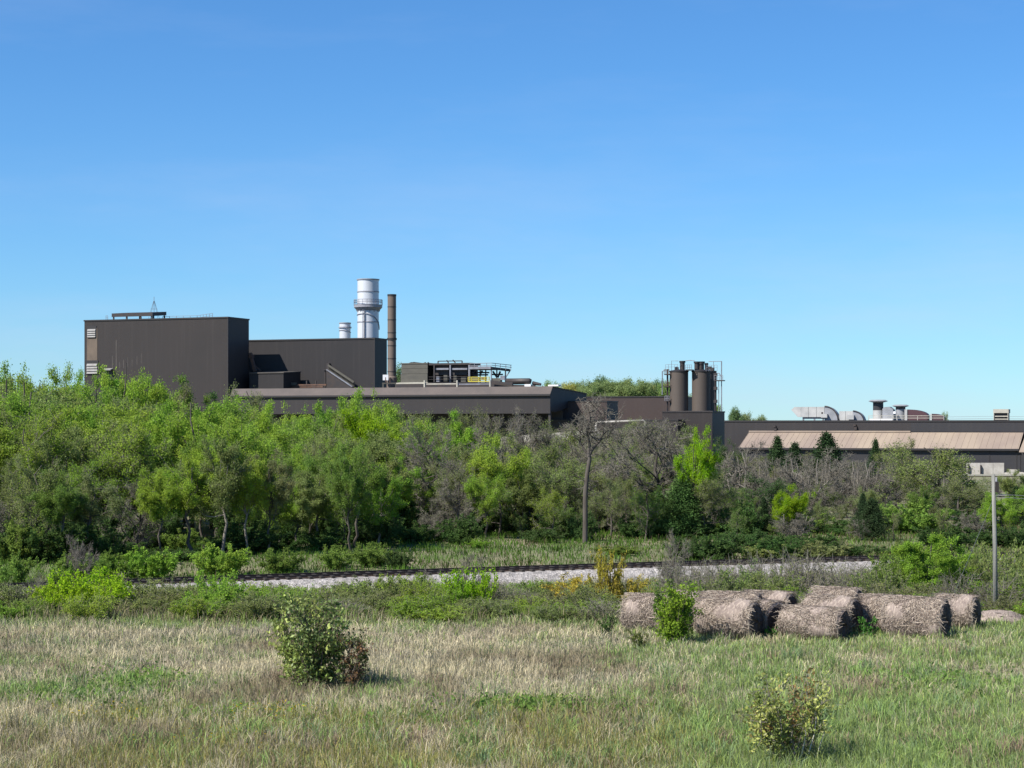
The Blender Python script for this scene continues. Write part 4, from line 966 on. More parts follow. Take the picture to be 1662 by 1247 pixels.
PROTO = {
 'leafy':  [(make_tree(s, 10, 3.7, .20, .24, 17, 9, 6, 46, .125), 10, 3.7) for s in (1, 2, 3, 31)],
  'tall':   [(make_tree(s, 10, 3.4, .42, .46, 15, 8, 6, 40, .125, tr=.19, bark=b_) , 10, 3.4) for s, b_ in ((41, 'bark'), (42, 'bark_pale'), (43, 'bark'))],
 'vase':   [(make_tree(s, 10, 4.0, .20, .30, 16, 9, 6, 42, .12, topheavy=.2, tr=.2), 10, 4.0) for s in (4, 5)],
 'dense':  [(make_tree(s, 10, 3.4, .18, .08, 18, 9, 7, 60, .13), 10, 3.4) for s in (6, 7)],
 'sparse': [(make_tree(s, 10, 3.6, .20, .14, 15, 9, 7, 15, .115, subtw=1), 10, 3.6) for s in (8, 9, 10)],
 'bare':   [(make_tree(s, 10, 3.7, .18, .15, 17, 10, 9, 1.6, .11, subtw=3, bark='bark', twr=.019), 10, 3.7) for s in (12, 13, 14)],
 'pale_bare': [(make_tree(s, 10, 4.2, .12, .1, 22, 10, 7, 0, 0, subtw=3, bark='bark_pale', twig_m='twig', multi=4, tr=.22, twr=.022), 10, 4.2) for s in (15, 16)],
 'cedar':  [(make_cedar(s, 6, 1.9, 20000), 6, 1.9) for s in (17, 18)],
 'bush':   [(make_bush(s, stems=34, sub=10, leaves=30, leaf=.10), 2.2, 1.6) for s in (21, 22, 23)],
 'under':  [(make_bush(s, 3.0, 2.2, 26, 10, 60, .14, low=.05), 3.0, 2.2) for s in (24, 25)],
 'brush':  [(make_bush(s, 2.2, 1.5, 56, 14, 3, .07, bark='twig', twr=.015), 2.2, 1.5) for s in (26, 27)],
 'brush_leafy': [(make_bush(s, 2.2, 1.5, 40, 12, 26, .08, bark='twig', twr=.014), 2.2, 1.5) for s in (28, 29)],
 'far':    [(make_tree(s, 10, 4.2, .18, .05, 26, 10, 6, 34, .26, spread=.3, jit=3.2), 10, 4.2) for s in (33, 34)],
}
for k_, lst in PROTO.items():
    for i_, (ms, H0, R0) in enumerate(lst):
        co = []
        for m_ in (ms[1], ms[2]) if (ms[1] or ms[2]) else (ms[0],):
            if m_ and (m_ is ms[1] or ms[1] is None or len(ms[1].vertices) < 30000): a_ = np.empty(len(m_.vertices) * 3, np.float32); m_.vertices.foreach_get('co', a_); co.append(a_.reshape(-1, 3))
        if k_.startswith('brush'): a_ = np.empty(len(ms[0].vertices) * 3, np.float32); ms[0].vertices.foreach_get('co', a_); co.append(a_.reshape(-1, 3))
        co = np.concatenate(co); lst[i_] = (ms, float(np.percentile(co[:, 2], 99.3)), float(np.percentile(np.hypot(co[:, 0], co[:, 1]), 93)))
YG = (0.275, 0.395, 0.055); BG = (0.225, 0.37, 0.05); MG = (0.18, 0.275, 0.055); DG = (0.075, 0.135, 0.04); OL = (0.215, 0.27, 0.085)
GG = (0.20, 0.23, 0.09); GOLD = (0.42, 0.36, 0.06); CED = (0.035, 0.062, 0.026); LIME = (0.25, 0.40, 0.02)
CN = {YG: 'yellow-green', BG: 'bright green', MG: 'mid green', DG: 'dark green', OL: 'olive', GG: 'grey-green', GOLD: 'golden-yellow', CED: 'dark evergreen', LIME: 'lime green'}
NAMES = {'leafy': 'broadleaf_tree', 'tall': 'broadleaf_tree', 'vase': 'broadleaf_tree', 'dense': 'broadleaf_tree', 'sparse': 'broadleaf_tree', 'bare': 'bare_tree', 'pale_bare': 'bare_tree',
         'cedar': 'cedar_tree', 'bush': 'shrub', 'under': 'shrub', 'brush': 'bare_shrub', 'brush_leafy': 'shrub'}
PLANTS = []
def plant(kind, px, D, top, width=None, col=BG, label=None, base=None, rot=None, ground=None, yscale=None, keep=True):
    """stand a tree or shrub where its column, distance and top are known"""
    (tr_, cr_, tw_), H0, R0 = R3.choice(PROTO[kind])
    x = wx(px, D); g = gzf(x, D) if ground is None else ground
    Hh = wz(top, D) - g
    if kind in ('leafy', 'sparse', 'bare', 'pale_bare', 'vase', 'dense') and D > 130: Hh *= 1.0
    if Hh < .4: return None
    sz = Hh / H0; sx = (width / 2 / FPX * D) / R0 if width else sz * R3.uniform(.85, 1.15)
    if kind in ('leafy', 'vase', 'tall', 'dense', 'sparse', 'bare', 'pale_bare'): sx = min(max(sx, sz * .6), sz * 1.6)
    o = thing(NAMES[kind], None, 'shrub' if 'shrub' in NAMES[kind] else 'tree', (x, D, g), R3.uniform(0, 2*PI) if rot is None else rot)
    o.scale = (sx, sx, sz)
    fb = R3.uniform(.88, 1.14); c = tuple(v * fb * R3.uniform(.95, 1.05) for v in col)
    if tr_: link('trunk' if 'tree' in NAMES[kind] else 'stem', tr_, o)
    if tw_: tag(link('twigs', tw_, o), kind='stuff')
    if cr_: q = link('crown' if 'tree' in NAMES[kind] else 'foliage', cr_, o); q.color = (*c, 1)
    PLANTS.append([o, kind, px, D, top, col, label, Hh])
    return o

# prominent individuals --------------------------------------------------
T = plant
T('leafy', 25, 196, 600, 120, BG); T('leafy', 85, 190, 604, 110, YG); T('leafy', 140, 200, 612, 100, BG); T('leafy', 205, 204, 606, 110, YG)
T('sparse', 262, 206, 628, 110, GG); T('dense', 318, 210, 622, 90, MG); T('dense', 372, 212, 647, 76, DG); T('sparse', 400, 226, 632, 70, GG)
T('tall', 40, 146, 690, 110, BG); T('leafy', 30, 158, 650, 130, BG); T('leafy', 110, 154, 668, 110, BG); T('sparse', 165, 160, 650, 100, OL); T('leafy', 70, 172, 636, 110, YG)
T('tall', 215, 146, 712, 100, OL); T('tall', 262, 150, 694, 105, YG); T('leafy', 312, 172, 668, 100, BG)
T('vase', 392, 146, 690, 150, YG, 'yellow-green vase-shaped tree with spreading limbs below the tall block')
T('leafy', 455, 172, 660, 110, YG); T('leafy', 505, 178, 665, 90, BG); T('leafy', 548, 172, 655, 110, BG); T('leafy', 600, 184, 640, 110, YG)
T('leafy', 590, 160, 672, 110, LIME); T('leafy', 640, 172, 662, 100, YG); T('sparse', 690, 180, 672, 90, GG); T('sparse', 500, 150, 712, 90, OL)
T('tall', 560, 146, 735, 110, YG); T('tall', 470, 145, 725, 100, BG); T('dense', 745, 178, 676, 80, BG); T('bare', 705, 150, 690, 120, GG)
T('bare', 800, 168, 676, 110, GG); T('leafy', 815, 150, 712, 110, YG); T('sparse', 870, 156, 706, 110, OL); T('bare', 860, 190, 668, 110, GG)
T('bare', 1035, 148, 690, 190, GG, 'broad leafless tree with a mass of fine grey twigs left of the silos')
T('bare', 1085, 165, 690, 130, GG); T('cedar', 1108, 141, 775, 70, DG); T('sparse', 1150, 141, 768, 80, OL); T('tall', 1126, 141, 698, 66, LIME, 'lime green tree against the foot of the silo house')
T('sparse', 905, 150, 740, 100, OL); T('bare', 925, 176, 700, 110, GG); T('bare', 1000, 176, 698, 110, GG)
T('sparse', 1135, 146, 738, 90, DG); T('cedar', 1105, 142, 772, 80, DG); T('cedar', 1068, 142, 800, 60, DG)
T('pale_bare', 1190, 165, 722, 120, GG); T('pale_bare', 1255, 172, 742, 110, GG); T('pale_bare', 1320, 165, 735, 130, GG); T('pale_bare', 1385, 172, 742, 120, GG)
T('cedar', 1342, 212, 706, 84, CED, 'dark pointed cedar standing out against the tan roof'); T('cedar', 1262, 214, 712, 56, CED); T('cedar', 1290, 210, 722, 60, CED); T('cedar', 1421, 212, 716, 36, CED)
T('sparse', 1180, 205, 712, 60, DG); T('sparse', 1455, 196, 714, 60, OL); T('sparse', 1500, 158, 724, 150, OL, 'airy olive tree just leafing out below the right end of the tan roof')
T('cedar', 1542, 190, 742, 84, CED); T('sparse', 1250, 152, 772, 110, DG); T('cedar', 1415, 140, 812, 56, CED); T('leafy', 1285, 139, 790, 60, LIME)
T('leafy', 1625, 146, 800, 70, BG); T('leafy', 1650, 190, 766, 60, OL); T('sparse', 1570, 152, 778, 90, GG); T('cedar', 1650, 160, 792, 50, CED)
T('pale_bare', 1400, 140, 842, 90, GG); T('pale_bare', 1290, 138, 830, 90, GG); T('bare', 1575, 140, 830, 110, GG)
T('leafy', 1690, 150, 790, 90, MG); T('leafy', -40, 165, 640, 120, BG)

# the tall forked bare tree right of centre
R3.seed(3)
D0 = 136; bx = wx(949, D0); bg_ = gzf(bx, D0)
o = thing('bare_tree', 'tall dark leafless tree with a forked trunk rising above the others near the centre', 'tree', (bx, D0, bg_))
W_ = Limbs(); TW = Limbs()
def loc(px, py): return Vector((wx(px, D0) - bx, 0, wz(py, D0) - bg_))
main = [loc(949, 893), loc(950, 850), loc(950, 800), loc(953, 770), loc(957, 745), loc(955, 735)]
W_.add(main, .20, .14, 8)
lf = [loc(955, 738), loc(948, 730), loc(941, 718), loc(942, 706), loc(940, 695)]; rt = [loc(956, 740), loc(963, 727), loc(972, 718), loc(979, 705), loc(978, 690)]
md = [loc(955, 738), loc(957, 722), loc(953, 700), loc(958, 680), loc(955, 665), loc(949, 655)]
W_.add(lf, .10, .05, 6); W_.add(rt, .12, .05, 6); W_.add(md, .12, .04, 6)
for br, n_ in ((lf, 6), (rt, 7), (md, 11)):
    for i in range(n_):
        p0 = at_t(br, R3.uniform(.35, 1)); d = (Vector((R3.uniform(-1, 1), R3.uniform(-1, 1), R3.uniform(.1, 1.0)))).normalized()
        p1 = p0 + d * R3.uniform(1.0, 2.6); s_ = curve(p0, p1, 5, 1.0, lift=.08); W_.add(s_, .045, .02, 4)
        for j in range(7):
            q0 = at_t(s_, R3.uniform(.25, 1)); q1 = q0 + (d * .6 + rv(.55)).normalized() * R3.uniform(.4, 1.0); t_ = curve(q0, q1, 3, 1.0); TW.add(t_, .02, .012, 3)
            for k in range(5): h0 = at_t(t_, R3.uniform(.2, 1)); TW.add([h0, h0 + (d*.5 + rv(.5)).normalized() * R3.uniform(.2, .6)], .013, .008, 3)
for k in range(6):
    p0 = at_t(main, R3.uniform(.3, .8)); s_ = curve(p0, p0 + Vector((R3.choice((-1, 1)) * R3.uniform(.8, 1.8), R3.uniform(-.5, .5), R3.uniform(.3, .9))), 4, 1); W_.add(s_, .03, .012, 4)
link('trunk', W_.mesh('trunk', M['bark']), o); tag(link('twigs', TW.mesh('twigs', M['twig']), o), kind='stuff')

# rows that fill the wood behind and between, shorter than the outline seen against the plant
def profile(px):
    xs_ = [-60, 0, 60, 130, 200, 240, 300, 345, 370, 410, 450, 540, 600, 650, 700, 760, 800, 860, 905, 950, 1000, 1060, 1110, 1150, 1200, 1250, 1340, 1430, 1480, 1540, 1570, 1600, 1720]
    ys_ = [605, 600, 600, 614, 606, 625, 628, 642, 650, 668, 664, 654, 642, 662, 680, 680, 700, 705, 715, 712, 698, 695, 706, 728, 738, 750, 748, 748, 738, 772, 790, 800, 800]
    return float(np.interp(px, xs_, ys_))
R3.seed(99)
for D, step, drop in ((142, 36, 100), (148, 38, 70), (156, 42, 50), (168, 44, 32), (186, 52, 20), (210, 56, 10)):
    px = -50 + R3.uniform(0, 40)
    while px < 1710:
        if D == 142: base_d = D if px > 600 else 134
        else: base_d = D
        top = profile(px) + drop * R3.uniform(.6, 1.4) + 8
        z_ = px + R3.uniform(-20, 20)
        if z_ < 330: k = R3.choice(['leafy', 'leafy', 'leafy', 'sparse', 'dense']); c = R3.choice([BG, YG, YG, MG, OL])
        elif z_ < 700: k = R3.choice(['leafy', 'leafy', 'leafy', 'sparse', 'vase']); c = R3.choice([BG, YG, OL, MG])
        elif z_ < 900: k = R3.choice(['sparse', 'sparse', 'leafy', 'bare']); c = R3.choice([OL, MG, YG, GG])
        elif z_ < 1180: k = R3.choice(['bare', 'sparse', 'sparse', 'sparse', 'bare']); c = R3.choice([OL, GG, MG, OL])
        elif z_ < 1470: k = R3.choice(['pale_bare', 'sparse', 'sparse', 'sparse', 'cedar']); c = R3.choice([OL, MG, MG])
        else: k = R3.choice(['sparse', 'leafy', 'bare', 'sparse']); c = R3.choice([OL, GG, MG])
        if D < 150 and k in ('leafy', 'vase', 'dense'): k = R3.choice(['tall', 'tall', 'vase'])
        if k == 'cedar': c = CED; top = max(top, 770)
        if not (D > 200 and z_ > 1800): T(k, z_, base_d + R3.uniform(-4, 4), top, None, c)
        px += step * R3.uniform(.8, 1.2)

for (p0, p1, D, t_, ks, step) in ((965, 1110, 262, 690, ('bare', 'bare', 'sparse'), 34), (880, 1100, 225, 694, ('bare', 'sparse', 'bare'), 36), (1170, 1600, 290, 742, ('pale_bare', 'sparse', 'bare'), 30), (1170, 1700, 240, 748, ('sparse', 'bare', 'pale_bare'), 34), (1160, 1600, 178, 752, ('pale_bare', 'sparse', 'bare', 'cedar'), 40), (620, 780, 230, 672, ('sparse', 'leafy'), 40)):
    px = p0
    while px < p1:
        k = R3.choice(ks); tp = t_ + R3.uniform(-8, 10) + (14 if px > 1430 else 0) + (22 if px > 1540 else 0)
        T(k, px, D + R3.uniform(-6, 6), tp, step * R3.uniform(1.6, 2.4), CED if k == 'cedar' else R3.choice((OL, GG, OL))); px += step * R3.uniform(.7, 1.3)
# slender trees along the near edge of the wood at the left
R3.seed(121)
px = -25
while px < 635:
    D = 110
    for _ in range(4): D = float(rail_y(wx(px, D))) + R3.uniform(19, 27)
    T(R3.choice(['tall', 'tall', 'sparse', 'tall', 'bare']), px, D, R3.uniform(715, 790), R3.uniform(70, 120), R3.choice([BG, YG, OL, MG, OL, GG]))
    px += R3.uniform(34, 58)
# evergreen undergrowth along the foot of the wood
R3.seed(5)
for (p0, p1, du, tops, col, kind, step) in ((-30, 640, 20, (858, 895), DG, 'under', 58), (620, 1180, 27, (838, 868), DG, 'under', 40), (1120, 1680, 12, (860, 890), DG, 'under', 46), (-30, 640, 31, (830, 872), DG, 'under', 44), (640, 1180, 40, (820, 850), DG, 'under', 50), (1150, 1680, 26, (825, 860), DG, 'under', 50)):
    px = p0
    while px < p1:
        D = 110
        for _ in range(4): D = float(rail_y(wx(px, D))) + du
        c = col if R3.random() < .75 else MG
        T(kind, px, D + R3.uniform(-3, 6), R3.uniform(tops[0] - 12, tops[1]), step * R3.uniform(1.1, 2.2), c)
        px += step * R3.uniform(.75, 1.25)
# bright leafy bushes at the edge of the railway
for (px, du, top, wd, col) in ((240, 9, 893, 90, BG), (355, 9.5, 888, 84, BG), (455, 10, 892, 66, MG), (545, 11, 888, 60, MG), (605, 12, 884, 80, MG), (170, 9, 898, 60, MG), (120, 5, 905, 70, MG), (20, 5, 905, 80, MG), (648, 10, 895, 46, DG), (776, 22, 876, 36, BG), (915, 20, 880, 26, BG), (1010, 14, 888, 80, MG), (1250, 9, 885, 90, OL), (1330, 9, 880, 90, GG)):
    D = 110
    for _ in range(4): D = float(rail_y(wx(px, D))) + du
    T('under', px, D, top, wd, col)

# shrubs and brush between the meadow and the railway
for (k, px, D, top, wd, col, lab) in (
    ('bush', 135, 80, 926, 110, LIME, 'large lime green shrub at the far left edge of the meadow'), ('bush', 165, 78, 938, 100, LIME, None), ('bush', 110, 77, 952, 90, LIME, None), ('bush', 370, 78, 948, 90, BG, None), ('bush', 320, 77, 960, 60, BG, None), ('bush', 90, 79, 948, 80, LIME, None), ('bush', 190, 80, 950, 70, BG, None),
    ('bush', 345, 80, 930, 70, BG, None), ('bush', 395, 79, 962, 60, LIME, None), ('bush', 600, 82, 942, 80, OL, None), ('bush', 655, 83, 934, 80, YG, None),
    ('bush', 765, 80, 926, 84, LIME, 'lime green shrub at the meadow edge below the middle of the railway'), ('bush', 735, 79, 955, 50, BG, None), ('bush', 985, 82, 898, 54, GOLD, 'tallest golden-yellow shrub breaking the line of the railway'), ('bush', 930, 83, 938, 90, GOLD, None),
    ('bush', 1030, 82, 940, 70, GOLD, None), ('bush', 885, 84, 945, 70, OL, None), ('dense', 1512, 84, 872, 118, BG, 'rounded bright green tree beside the utility pole, behind the bales'), ('bush', 1585, 86, 902, 70, OL, None), ('bush', 1640, 84, 915, 70, OL, None),
    ('dense', 1475, 88, 905, 50, BG, None), ('dense', 1545, 88, 892, 70, MG, None), ('bush', 1445, 86, 915, 60, MG, None), ('brush_leafy', 1600, 90, 888, 90, OL, None), ('bush', 1655, 90, 890, 80, OL, None), ('brush_leafy', 560, 80, 965, 70, OL, None), ('brush_leafy', 480, 80, 960, 90, MG, None), ('bush', 435, 82, 955, 60, MG, None), ('brush_leafy', 250, 80, 942, 80, OL, None), ('brush_leafy', 290, 79, 950, 60, OL, None),
    ('brush', 62, 84, 930, 40, GG, None), ('brush', 700, 80, 955, 70, GG, None), ('brush', 820, 80, 948, 80, GG, None), ('brush', 860, 79, 960, 60, GG, None),
    ('brush', 1100, 86, 905, 70, GG, None), ('brush', 1150, 84, 925, 80, GG, None), ('brush_leafy', 1200, 84, 922, 90, OL, None), ('brush_leafy', 1260, 82, 930, 90, OL, None), ('brush', 1310, 86, 905, 90, GG, None), ('brush', 1370, 84, 915, 90, GG, None),
    ('brush_leafy', 1430, 83, 925, 90, OL, None), ('brush', 1560, 80, 930, 80, GG, None), ('brush', 1620, 79, 940, 80, GG, None), ('brush_leafy', 1660, 80, 930, 80, OL, None), ('brush', 590, 79, 975, 60, GG, None), ('brush', 620, 78, 982, 60, GG, None),
    ('brush_leafy', 1080, 80, 950, 80, OL, None), ('brush', 940, 79, 965, 80, GG, None), ('brush_leafy', 990, 78, 970, 80, OL, None)):
    T(k, px, D, top, wd, col, lab)
R3.seed(41)
px = -30
while px < 1700:
    for D in (76, 80, 88, 94):
        if (px < 75 or 225 < px < 330) and D > 80: continue
        k = R3.choice(['brush', 'brush_leafy', 'brush_leafy', 'bush', 'brush_leafy']); c = R3.choice([OL, YG, BG, GG, OL])
        T(k, px + R3.uniform(-18, 18), D + R3.uniform(-2, 2) + (px - 200) / 200 * (1.2 if D > 80 else 0), (R3.uniform(962, 985) if D == 76 else R3.uniform(946, 968) if D == 80 else R3.uniform(952, 966) - px * .014), R3.uniform(60, 95), c)
    px += 36
R3.seed(43)
for px in range(1445, 1700, 24):
    T(R3.choice(['bush', 'brush_leafy', 'bush']), px, 98 + R3.uniform(-3, 3), R3.uniform(890, 905), R3.uniform(50, 80), R3.choice([OL, MG, YG]))
    T(R3.choice(['bush', 'brush_leafy', 'brush']), px + 10, 90 + R3.uniform(-3, 3), R3.uniform(905, 925), R3.uniform(50, 80), R3.choice([OL, MG, GG]))
for px in range(1150, 1445, 40): T('brush', px, 97 + R3.uniform(-3, 3), R3.uniform(900, 925), R3.uniform(50, 70), GG)
# purple-grey sapling in front of the railway and dead limbs at the left
T('bare', 1102, 90, 868, 66, GG, 'small purple-grey leafless sapling in front of the railway above the bales')
T('pale_bare', 132, 104, 872, 56, GG, 'dead grey branching snag beside the railway at the far left')
T('bare', 765, 84, 900, 30, GG); T('bare', 690, 84, 925, 30, GG)
T('bare', 700, 137, 832, 40, GG)

# labels: every plant is told apart by look, row and place in its row
LM = [(-99, 135, 'left of the tall block'), (135, 255, "under tall block's left half"), (255, 405, "under tall block's right half"), (405, 530, 'under the lower brown block'),
      (530, 650, 'under the silver stack'), (650, 770, 'under the plant house'), (770, 905, "under the shed's right end"), (905, 1000, 'around the forked bare tree'), (1000, 1085, 'under the red-brown hall'),
      (1085, 1180, 'under the dark silos'), (1180, 1290, "under tan roof's left end"), (1290, 1405, 'under the silver roof ducts'), (1405, 1535, 'under the capped roof vents'), (1535, 1800, 'near the utility pole')]
def row_of(D, Hh, px):
    if D < 97: return 'before the railway'
    u = D - float(rail_y(wx(px, D)))
    if u < 14: return 'behind the rails'
    if D < 149: return 'front row'
    if D < 172: return 'mid wood'
    return 'back row'
grp = {}
for rec in PLANTS:
    o, kind, px, D, top, col, label, Hh = rec
    if label: o['label'] = label; continue
    lm = next(n_ for a_, b_, n_ in LM if a_ <= px < b_)
    look = {'leafy': CN[col] + ' leafy tree', 'tall': CN[col] + ' bare-trunked tree', 'vase': CN[col] + ' spreading tree', 'dense': CN[col] + ' dense tree', 'sparse': 'thinly leafed ' + CN[col] + ' tree', 'bare': 'leafless grey-twigged tree',
            'pale_bare': 'pale many-stemmed bare tree', 'cedar': 'dark conical cedar', 'bush': CN[col] + ' shrub', 'under': CN[col] + ' undergrowth bush', 'brush': 'leafless grey brush', 'brush_leafy': 'twiggy ' + CN[col] + ' brush'}[kind]
    grp.setdefault((look, row_of(D, Hh, px), lm), []).append(rec)
ORD = ['leftmost'] + [w_ + ' from left' for w_ in ('second', 'third', 'fourth', 'fifth', 'sixth', 'seventh', 'eighth', 'ninth', 'tenth', 'eleventh', 'twelfth', 'thirteenth', 'fourteenth', 'fifteenth', 'sixteenth')]
for (look, row, lm), rs in grp.items():
    rs.sort(key=lambda r_: r_[2])
    for i, rec in enumerate(rs):
        t = f'{look}, {row}, {lm}'
        if len(rs) > 1: t = f'{ORD[min(i, 15)]} {look}, {row}, {lm}'
        rec[0]['label'] = t
for rec in PLANTS:
    D = rec[3]; rec[0]['group'] = 'shrubs between meadow and railway' if D < 97 else ('undergrowth below the wood' if rec[1] == 'under' else 'trees of the wood')

# distant wooded hill over the roofs
R3.seed(77)
hill = []
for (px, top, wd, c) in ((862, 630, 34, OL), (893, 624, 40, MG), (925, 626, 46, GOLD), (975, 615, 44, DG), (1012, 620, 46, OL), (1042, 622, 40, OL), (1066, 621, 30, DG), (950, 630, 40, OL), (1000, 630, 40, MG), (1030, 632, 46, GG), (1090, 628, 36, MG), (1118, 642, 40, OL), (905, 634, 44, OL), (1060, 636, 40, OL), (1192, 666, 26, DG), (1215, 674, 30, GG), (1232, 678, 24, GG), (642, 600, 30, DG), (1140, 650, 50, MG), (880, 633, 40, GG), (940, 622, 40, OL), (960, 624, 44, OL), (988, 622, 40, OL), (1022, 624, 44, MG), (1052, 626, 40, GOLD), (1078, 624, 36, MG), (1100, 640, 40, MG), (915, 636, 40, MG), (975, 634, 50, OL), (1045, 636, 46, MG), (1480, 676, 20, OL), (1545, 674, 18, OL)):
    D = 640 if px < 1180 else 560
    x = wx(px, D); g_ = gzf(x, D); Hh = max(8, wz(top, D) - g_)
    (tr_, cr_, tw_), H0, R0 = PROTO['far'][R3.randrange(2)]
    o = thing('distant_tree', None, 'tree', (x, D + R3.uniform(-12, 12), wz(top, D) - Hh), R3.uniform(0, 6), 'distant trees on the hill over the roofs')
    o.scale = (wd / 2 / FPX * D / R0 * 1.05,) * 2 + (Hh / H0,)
    link('trunk', tr_, o); q = link('crown', cr_, o); q.color = (c[0] * .7 + .11, c[1] * .7 + .15, c[2] * .7 + .075, 1); hill.append((px, top, o, c))  # crown colour mixed towards pale green in place of distance haze
hill.sort(key=lambda t: t[0])
for i, (px, top, o, c) in enumerate(hill):
    seat = 'left of the silos' if px < 1100 else ('through the gap between the silos' if px < 1170 else 'over the right-hand roof')
    if px < 700: seat = 'beside the slender brown stack'
    same = [h_ for h_ in hill if h_[3] == c and (h_[0] < 700) == (px < 700) and (700 <= h_[0] < 1100) == (700 <= px < 1100) and (h_[0] >= 1170) == (px >= 1170) and (1100 <= h_[0] < 1170) == (1100 <= px < 1170)]
    k = [h_[2] for h_ in same].index(o)
    o['label'] = (f'{ORD[k]} ' if len(same) > 1 else '') + f'{CN[c]} distant tree seen {seat}'

# ================================================================== HAY BALES
def straw_extra(n, l, b, c, last):
    # pale strands wandering over the darker hay
    v = n.new('ShaderNodeTexNoise'); v.inputs['Scale'].default_value = 3.2; v.inputs['Detail'].default_value = 5; v.inputs['Distortion'].default_value = 2.4
    mp_ = n.new('ShaderNodeMapping'); mp_.inputs['Scale'].default_value = (3.2, .8, .8); l.new(c.outputs['Object'], mp_.inputs[0]); l.new(mp_.outputs[0], v.inputs[0])
    r = n.new('ShaderNodeMapRange'); r.inputs[1].default_value = .5; r.inputs[2].default_value = .62
    mx = n.new('ShaderNodeMixRGB'); mx.inputs[2].default_value = (0.40, 0.335, 0.27, 1); l.new(last.outputs[0], mx.inputs[1])
    m2 = n.new('ShaderNodeMath'); m2.operation = 'MULTIPLY'; m2.inputs[1].default_value = .7; l.new(r.outputs[0], m2.inputs[0]); l.new(v.outputs[0], r.inputs[0])
    l.new(m2.outputs[0], mx.inputs[0]); l.new(mx.outputs[0], b.inputs['Base Color'])
    bp = n.new('ShaderNodeBump'); bp.inputs['Strength'].default_value = .6; bp.inputs['Distance'].default_value = .05; l.new(v.outputs[0], bp.inputs['Height']); l.new(bp.outputs[0], b.inputs['Normal'])
M['hay'] = mat('weathered_hay', (0.29, 0.235, 0.20), 0.95, 0, (0.155, 0.122, 0.105), 1.8, (1, 1, 1), .35, .65, extra=straw_extra)
M['hay_end'] = mat('shade_dark_hay_end', (0.10, 0.075, 0.062), 0.95, 0, (0.045, 0.036, 0.032), 5, bump=1, bscale=14)  # bale ends darkened in colour as if shaded from the sun
def bale_mesh(seed, R=.83, Lh=1.0, sag=.1):
    r = np.random.default_rng(seed); K = 56; S = 26; V = []; F = []
    ph = r.uniform(0, 6.28, 12)
    def rad(a, s): 
        v = 1 + .03 * math.sin(2*a + ph[0]) + .03 * math.sin(3*a + ph[1] + 2*s) + .022 * math.sin(5*a + ph[2] - 4*s) + .03 * math.sin(4*s + ph[3]) + .012 * math.sin(17*s + ph[4] + math.sin(3*a)) + r.normal(0, .012)
        return R * v
    for i in range(S + 1):
        s = -Lh + 2 * Lh * i / S; e = min(1, (Lh - abs(s)) / .22); rr = 1 - .16 * (1 - e) ** 2
        for k in range(K):
            a = 2*PI*k/K; q = rad(a, s) * rr; y = q * math.cos(a) * (1 + sag * .5); z = q * math.sin(a) * (1 - sag * .4)
            z = max(z, -R * .84); V.append((s + r.normal(0, .012), y, z + R * .80))
    for i in range(S):
        for k in range(K): F.append((i*K + k, i*K + (k+1) % K, (i+1)*K + (k+1) % K, (i+1)*K + k))
    me = bpy.data.meshes.new('bale_roll'); me.from_pydata(V, [], F); me.materials.append(M['hay']); me.polygons.foreach_set('use_smooth', [True] * len(F)); me.update()
    ends = []
    for sg in (-1, 1):
        V2 = []; F2 = []; rings = 9
        for j in range(rings + 1):
            t = 1 - j / rings
            for k in range(K):
                a = 2*PI*k/K; b_ = V[(0 if sg < 0 else S) * K + k]
                V2.append((b_[0] + sg * (.05 * (1 - t*t) - (.02 if j % 2 else 0)) + r.normal(0, .008) * (j > 0), b_[1] * t, (b_[2] - R*.8) * t + R * .8))
        for j in range(rings):
            for k in range(K):
                f = (j*K + k, j*K + (k+1) % K, (j+1)*K + (k+1) % K, (j+1)*K + k); F2.append(f if sg > 0 else f[::-1])
        m2 = bpy.data.meshes.new('bale_end'); m2.from_pydata(V2, [], F2); m2.materials.append(M['hay_end']); m2.update(); ends.append(m2)
    # loose strands on the roll
    n = 2000; a = r.uniform(-.35, PI + .35, n); s = r.uniform(-Lh * .99, Lh * .99, n); ln = r.uniform(.2, .65, n); an = r.normal(PI/2, .7, n)
    P = np.empty((n, 4, 3)); C = np.empty((n, 4, 3)); wd = r.uniform(.003, .007, n)
    for q, (t, w_) in enumerate(((-.5, -1), (.5, -1), (.5, 1), (-.5, 1))):
        ss = s + np.cos(an) * ln * t - np.sin(an) * wd * w_; aa = a + (np.sin(an) * ln * t + np.cos(an) * wd * w_) / R; rr = R * 1.0 + .035 + .05 * (t * r.random(n))
        P[:, q] = np.stack([ss, rr * np.cos(aa) * (1 + sag*.5), np.maximum(rr * np.sin(aa) * (1 - sag*.4), -R*.8) + R*.8], 1)
    base = np.where((r.random(n) < .6)[:, None], np.array([.50, .43, .35]), np.array([.21, .17, .145])) * r.uniform(.7, 1.25, n)[:, None]
    C[:] = base[:, None, :]
    st_ = np_mesh('loose_straw', P.reshape(-1, 3), [np.arange(n*4).reshape(n, 4)], M['grass'], C.reshape(-1, 3))
    return me, ends, st_
BM = [bale_mesh(1), bale_mesh(2, sag=.2), bale_mesh(3, sag=.05)]
AX = math.radians(-27)
def bale(label, px, D, vi=0, Rs=1.0, L_=1.0, z=None, rot=0, tilt=0, fl=1.0):
    b = thing('hay_bale', label, 'hay bale', (wx(px, D), D, (gzf(wx(px, D), D) - .05) if z is None else z), AX + math.radians(rot), 'round hay bales at the edge of the meadow')
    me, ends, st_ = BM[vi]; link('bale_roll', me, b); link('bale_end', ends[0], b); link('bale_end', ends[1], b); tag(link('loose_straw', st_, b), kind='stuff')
    b.scale = (L_, Rs, Rs * fl); b.rotation_euler.x = math.radians(tilt); return b
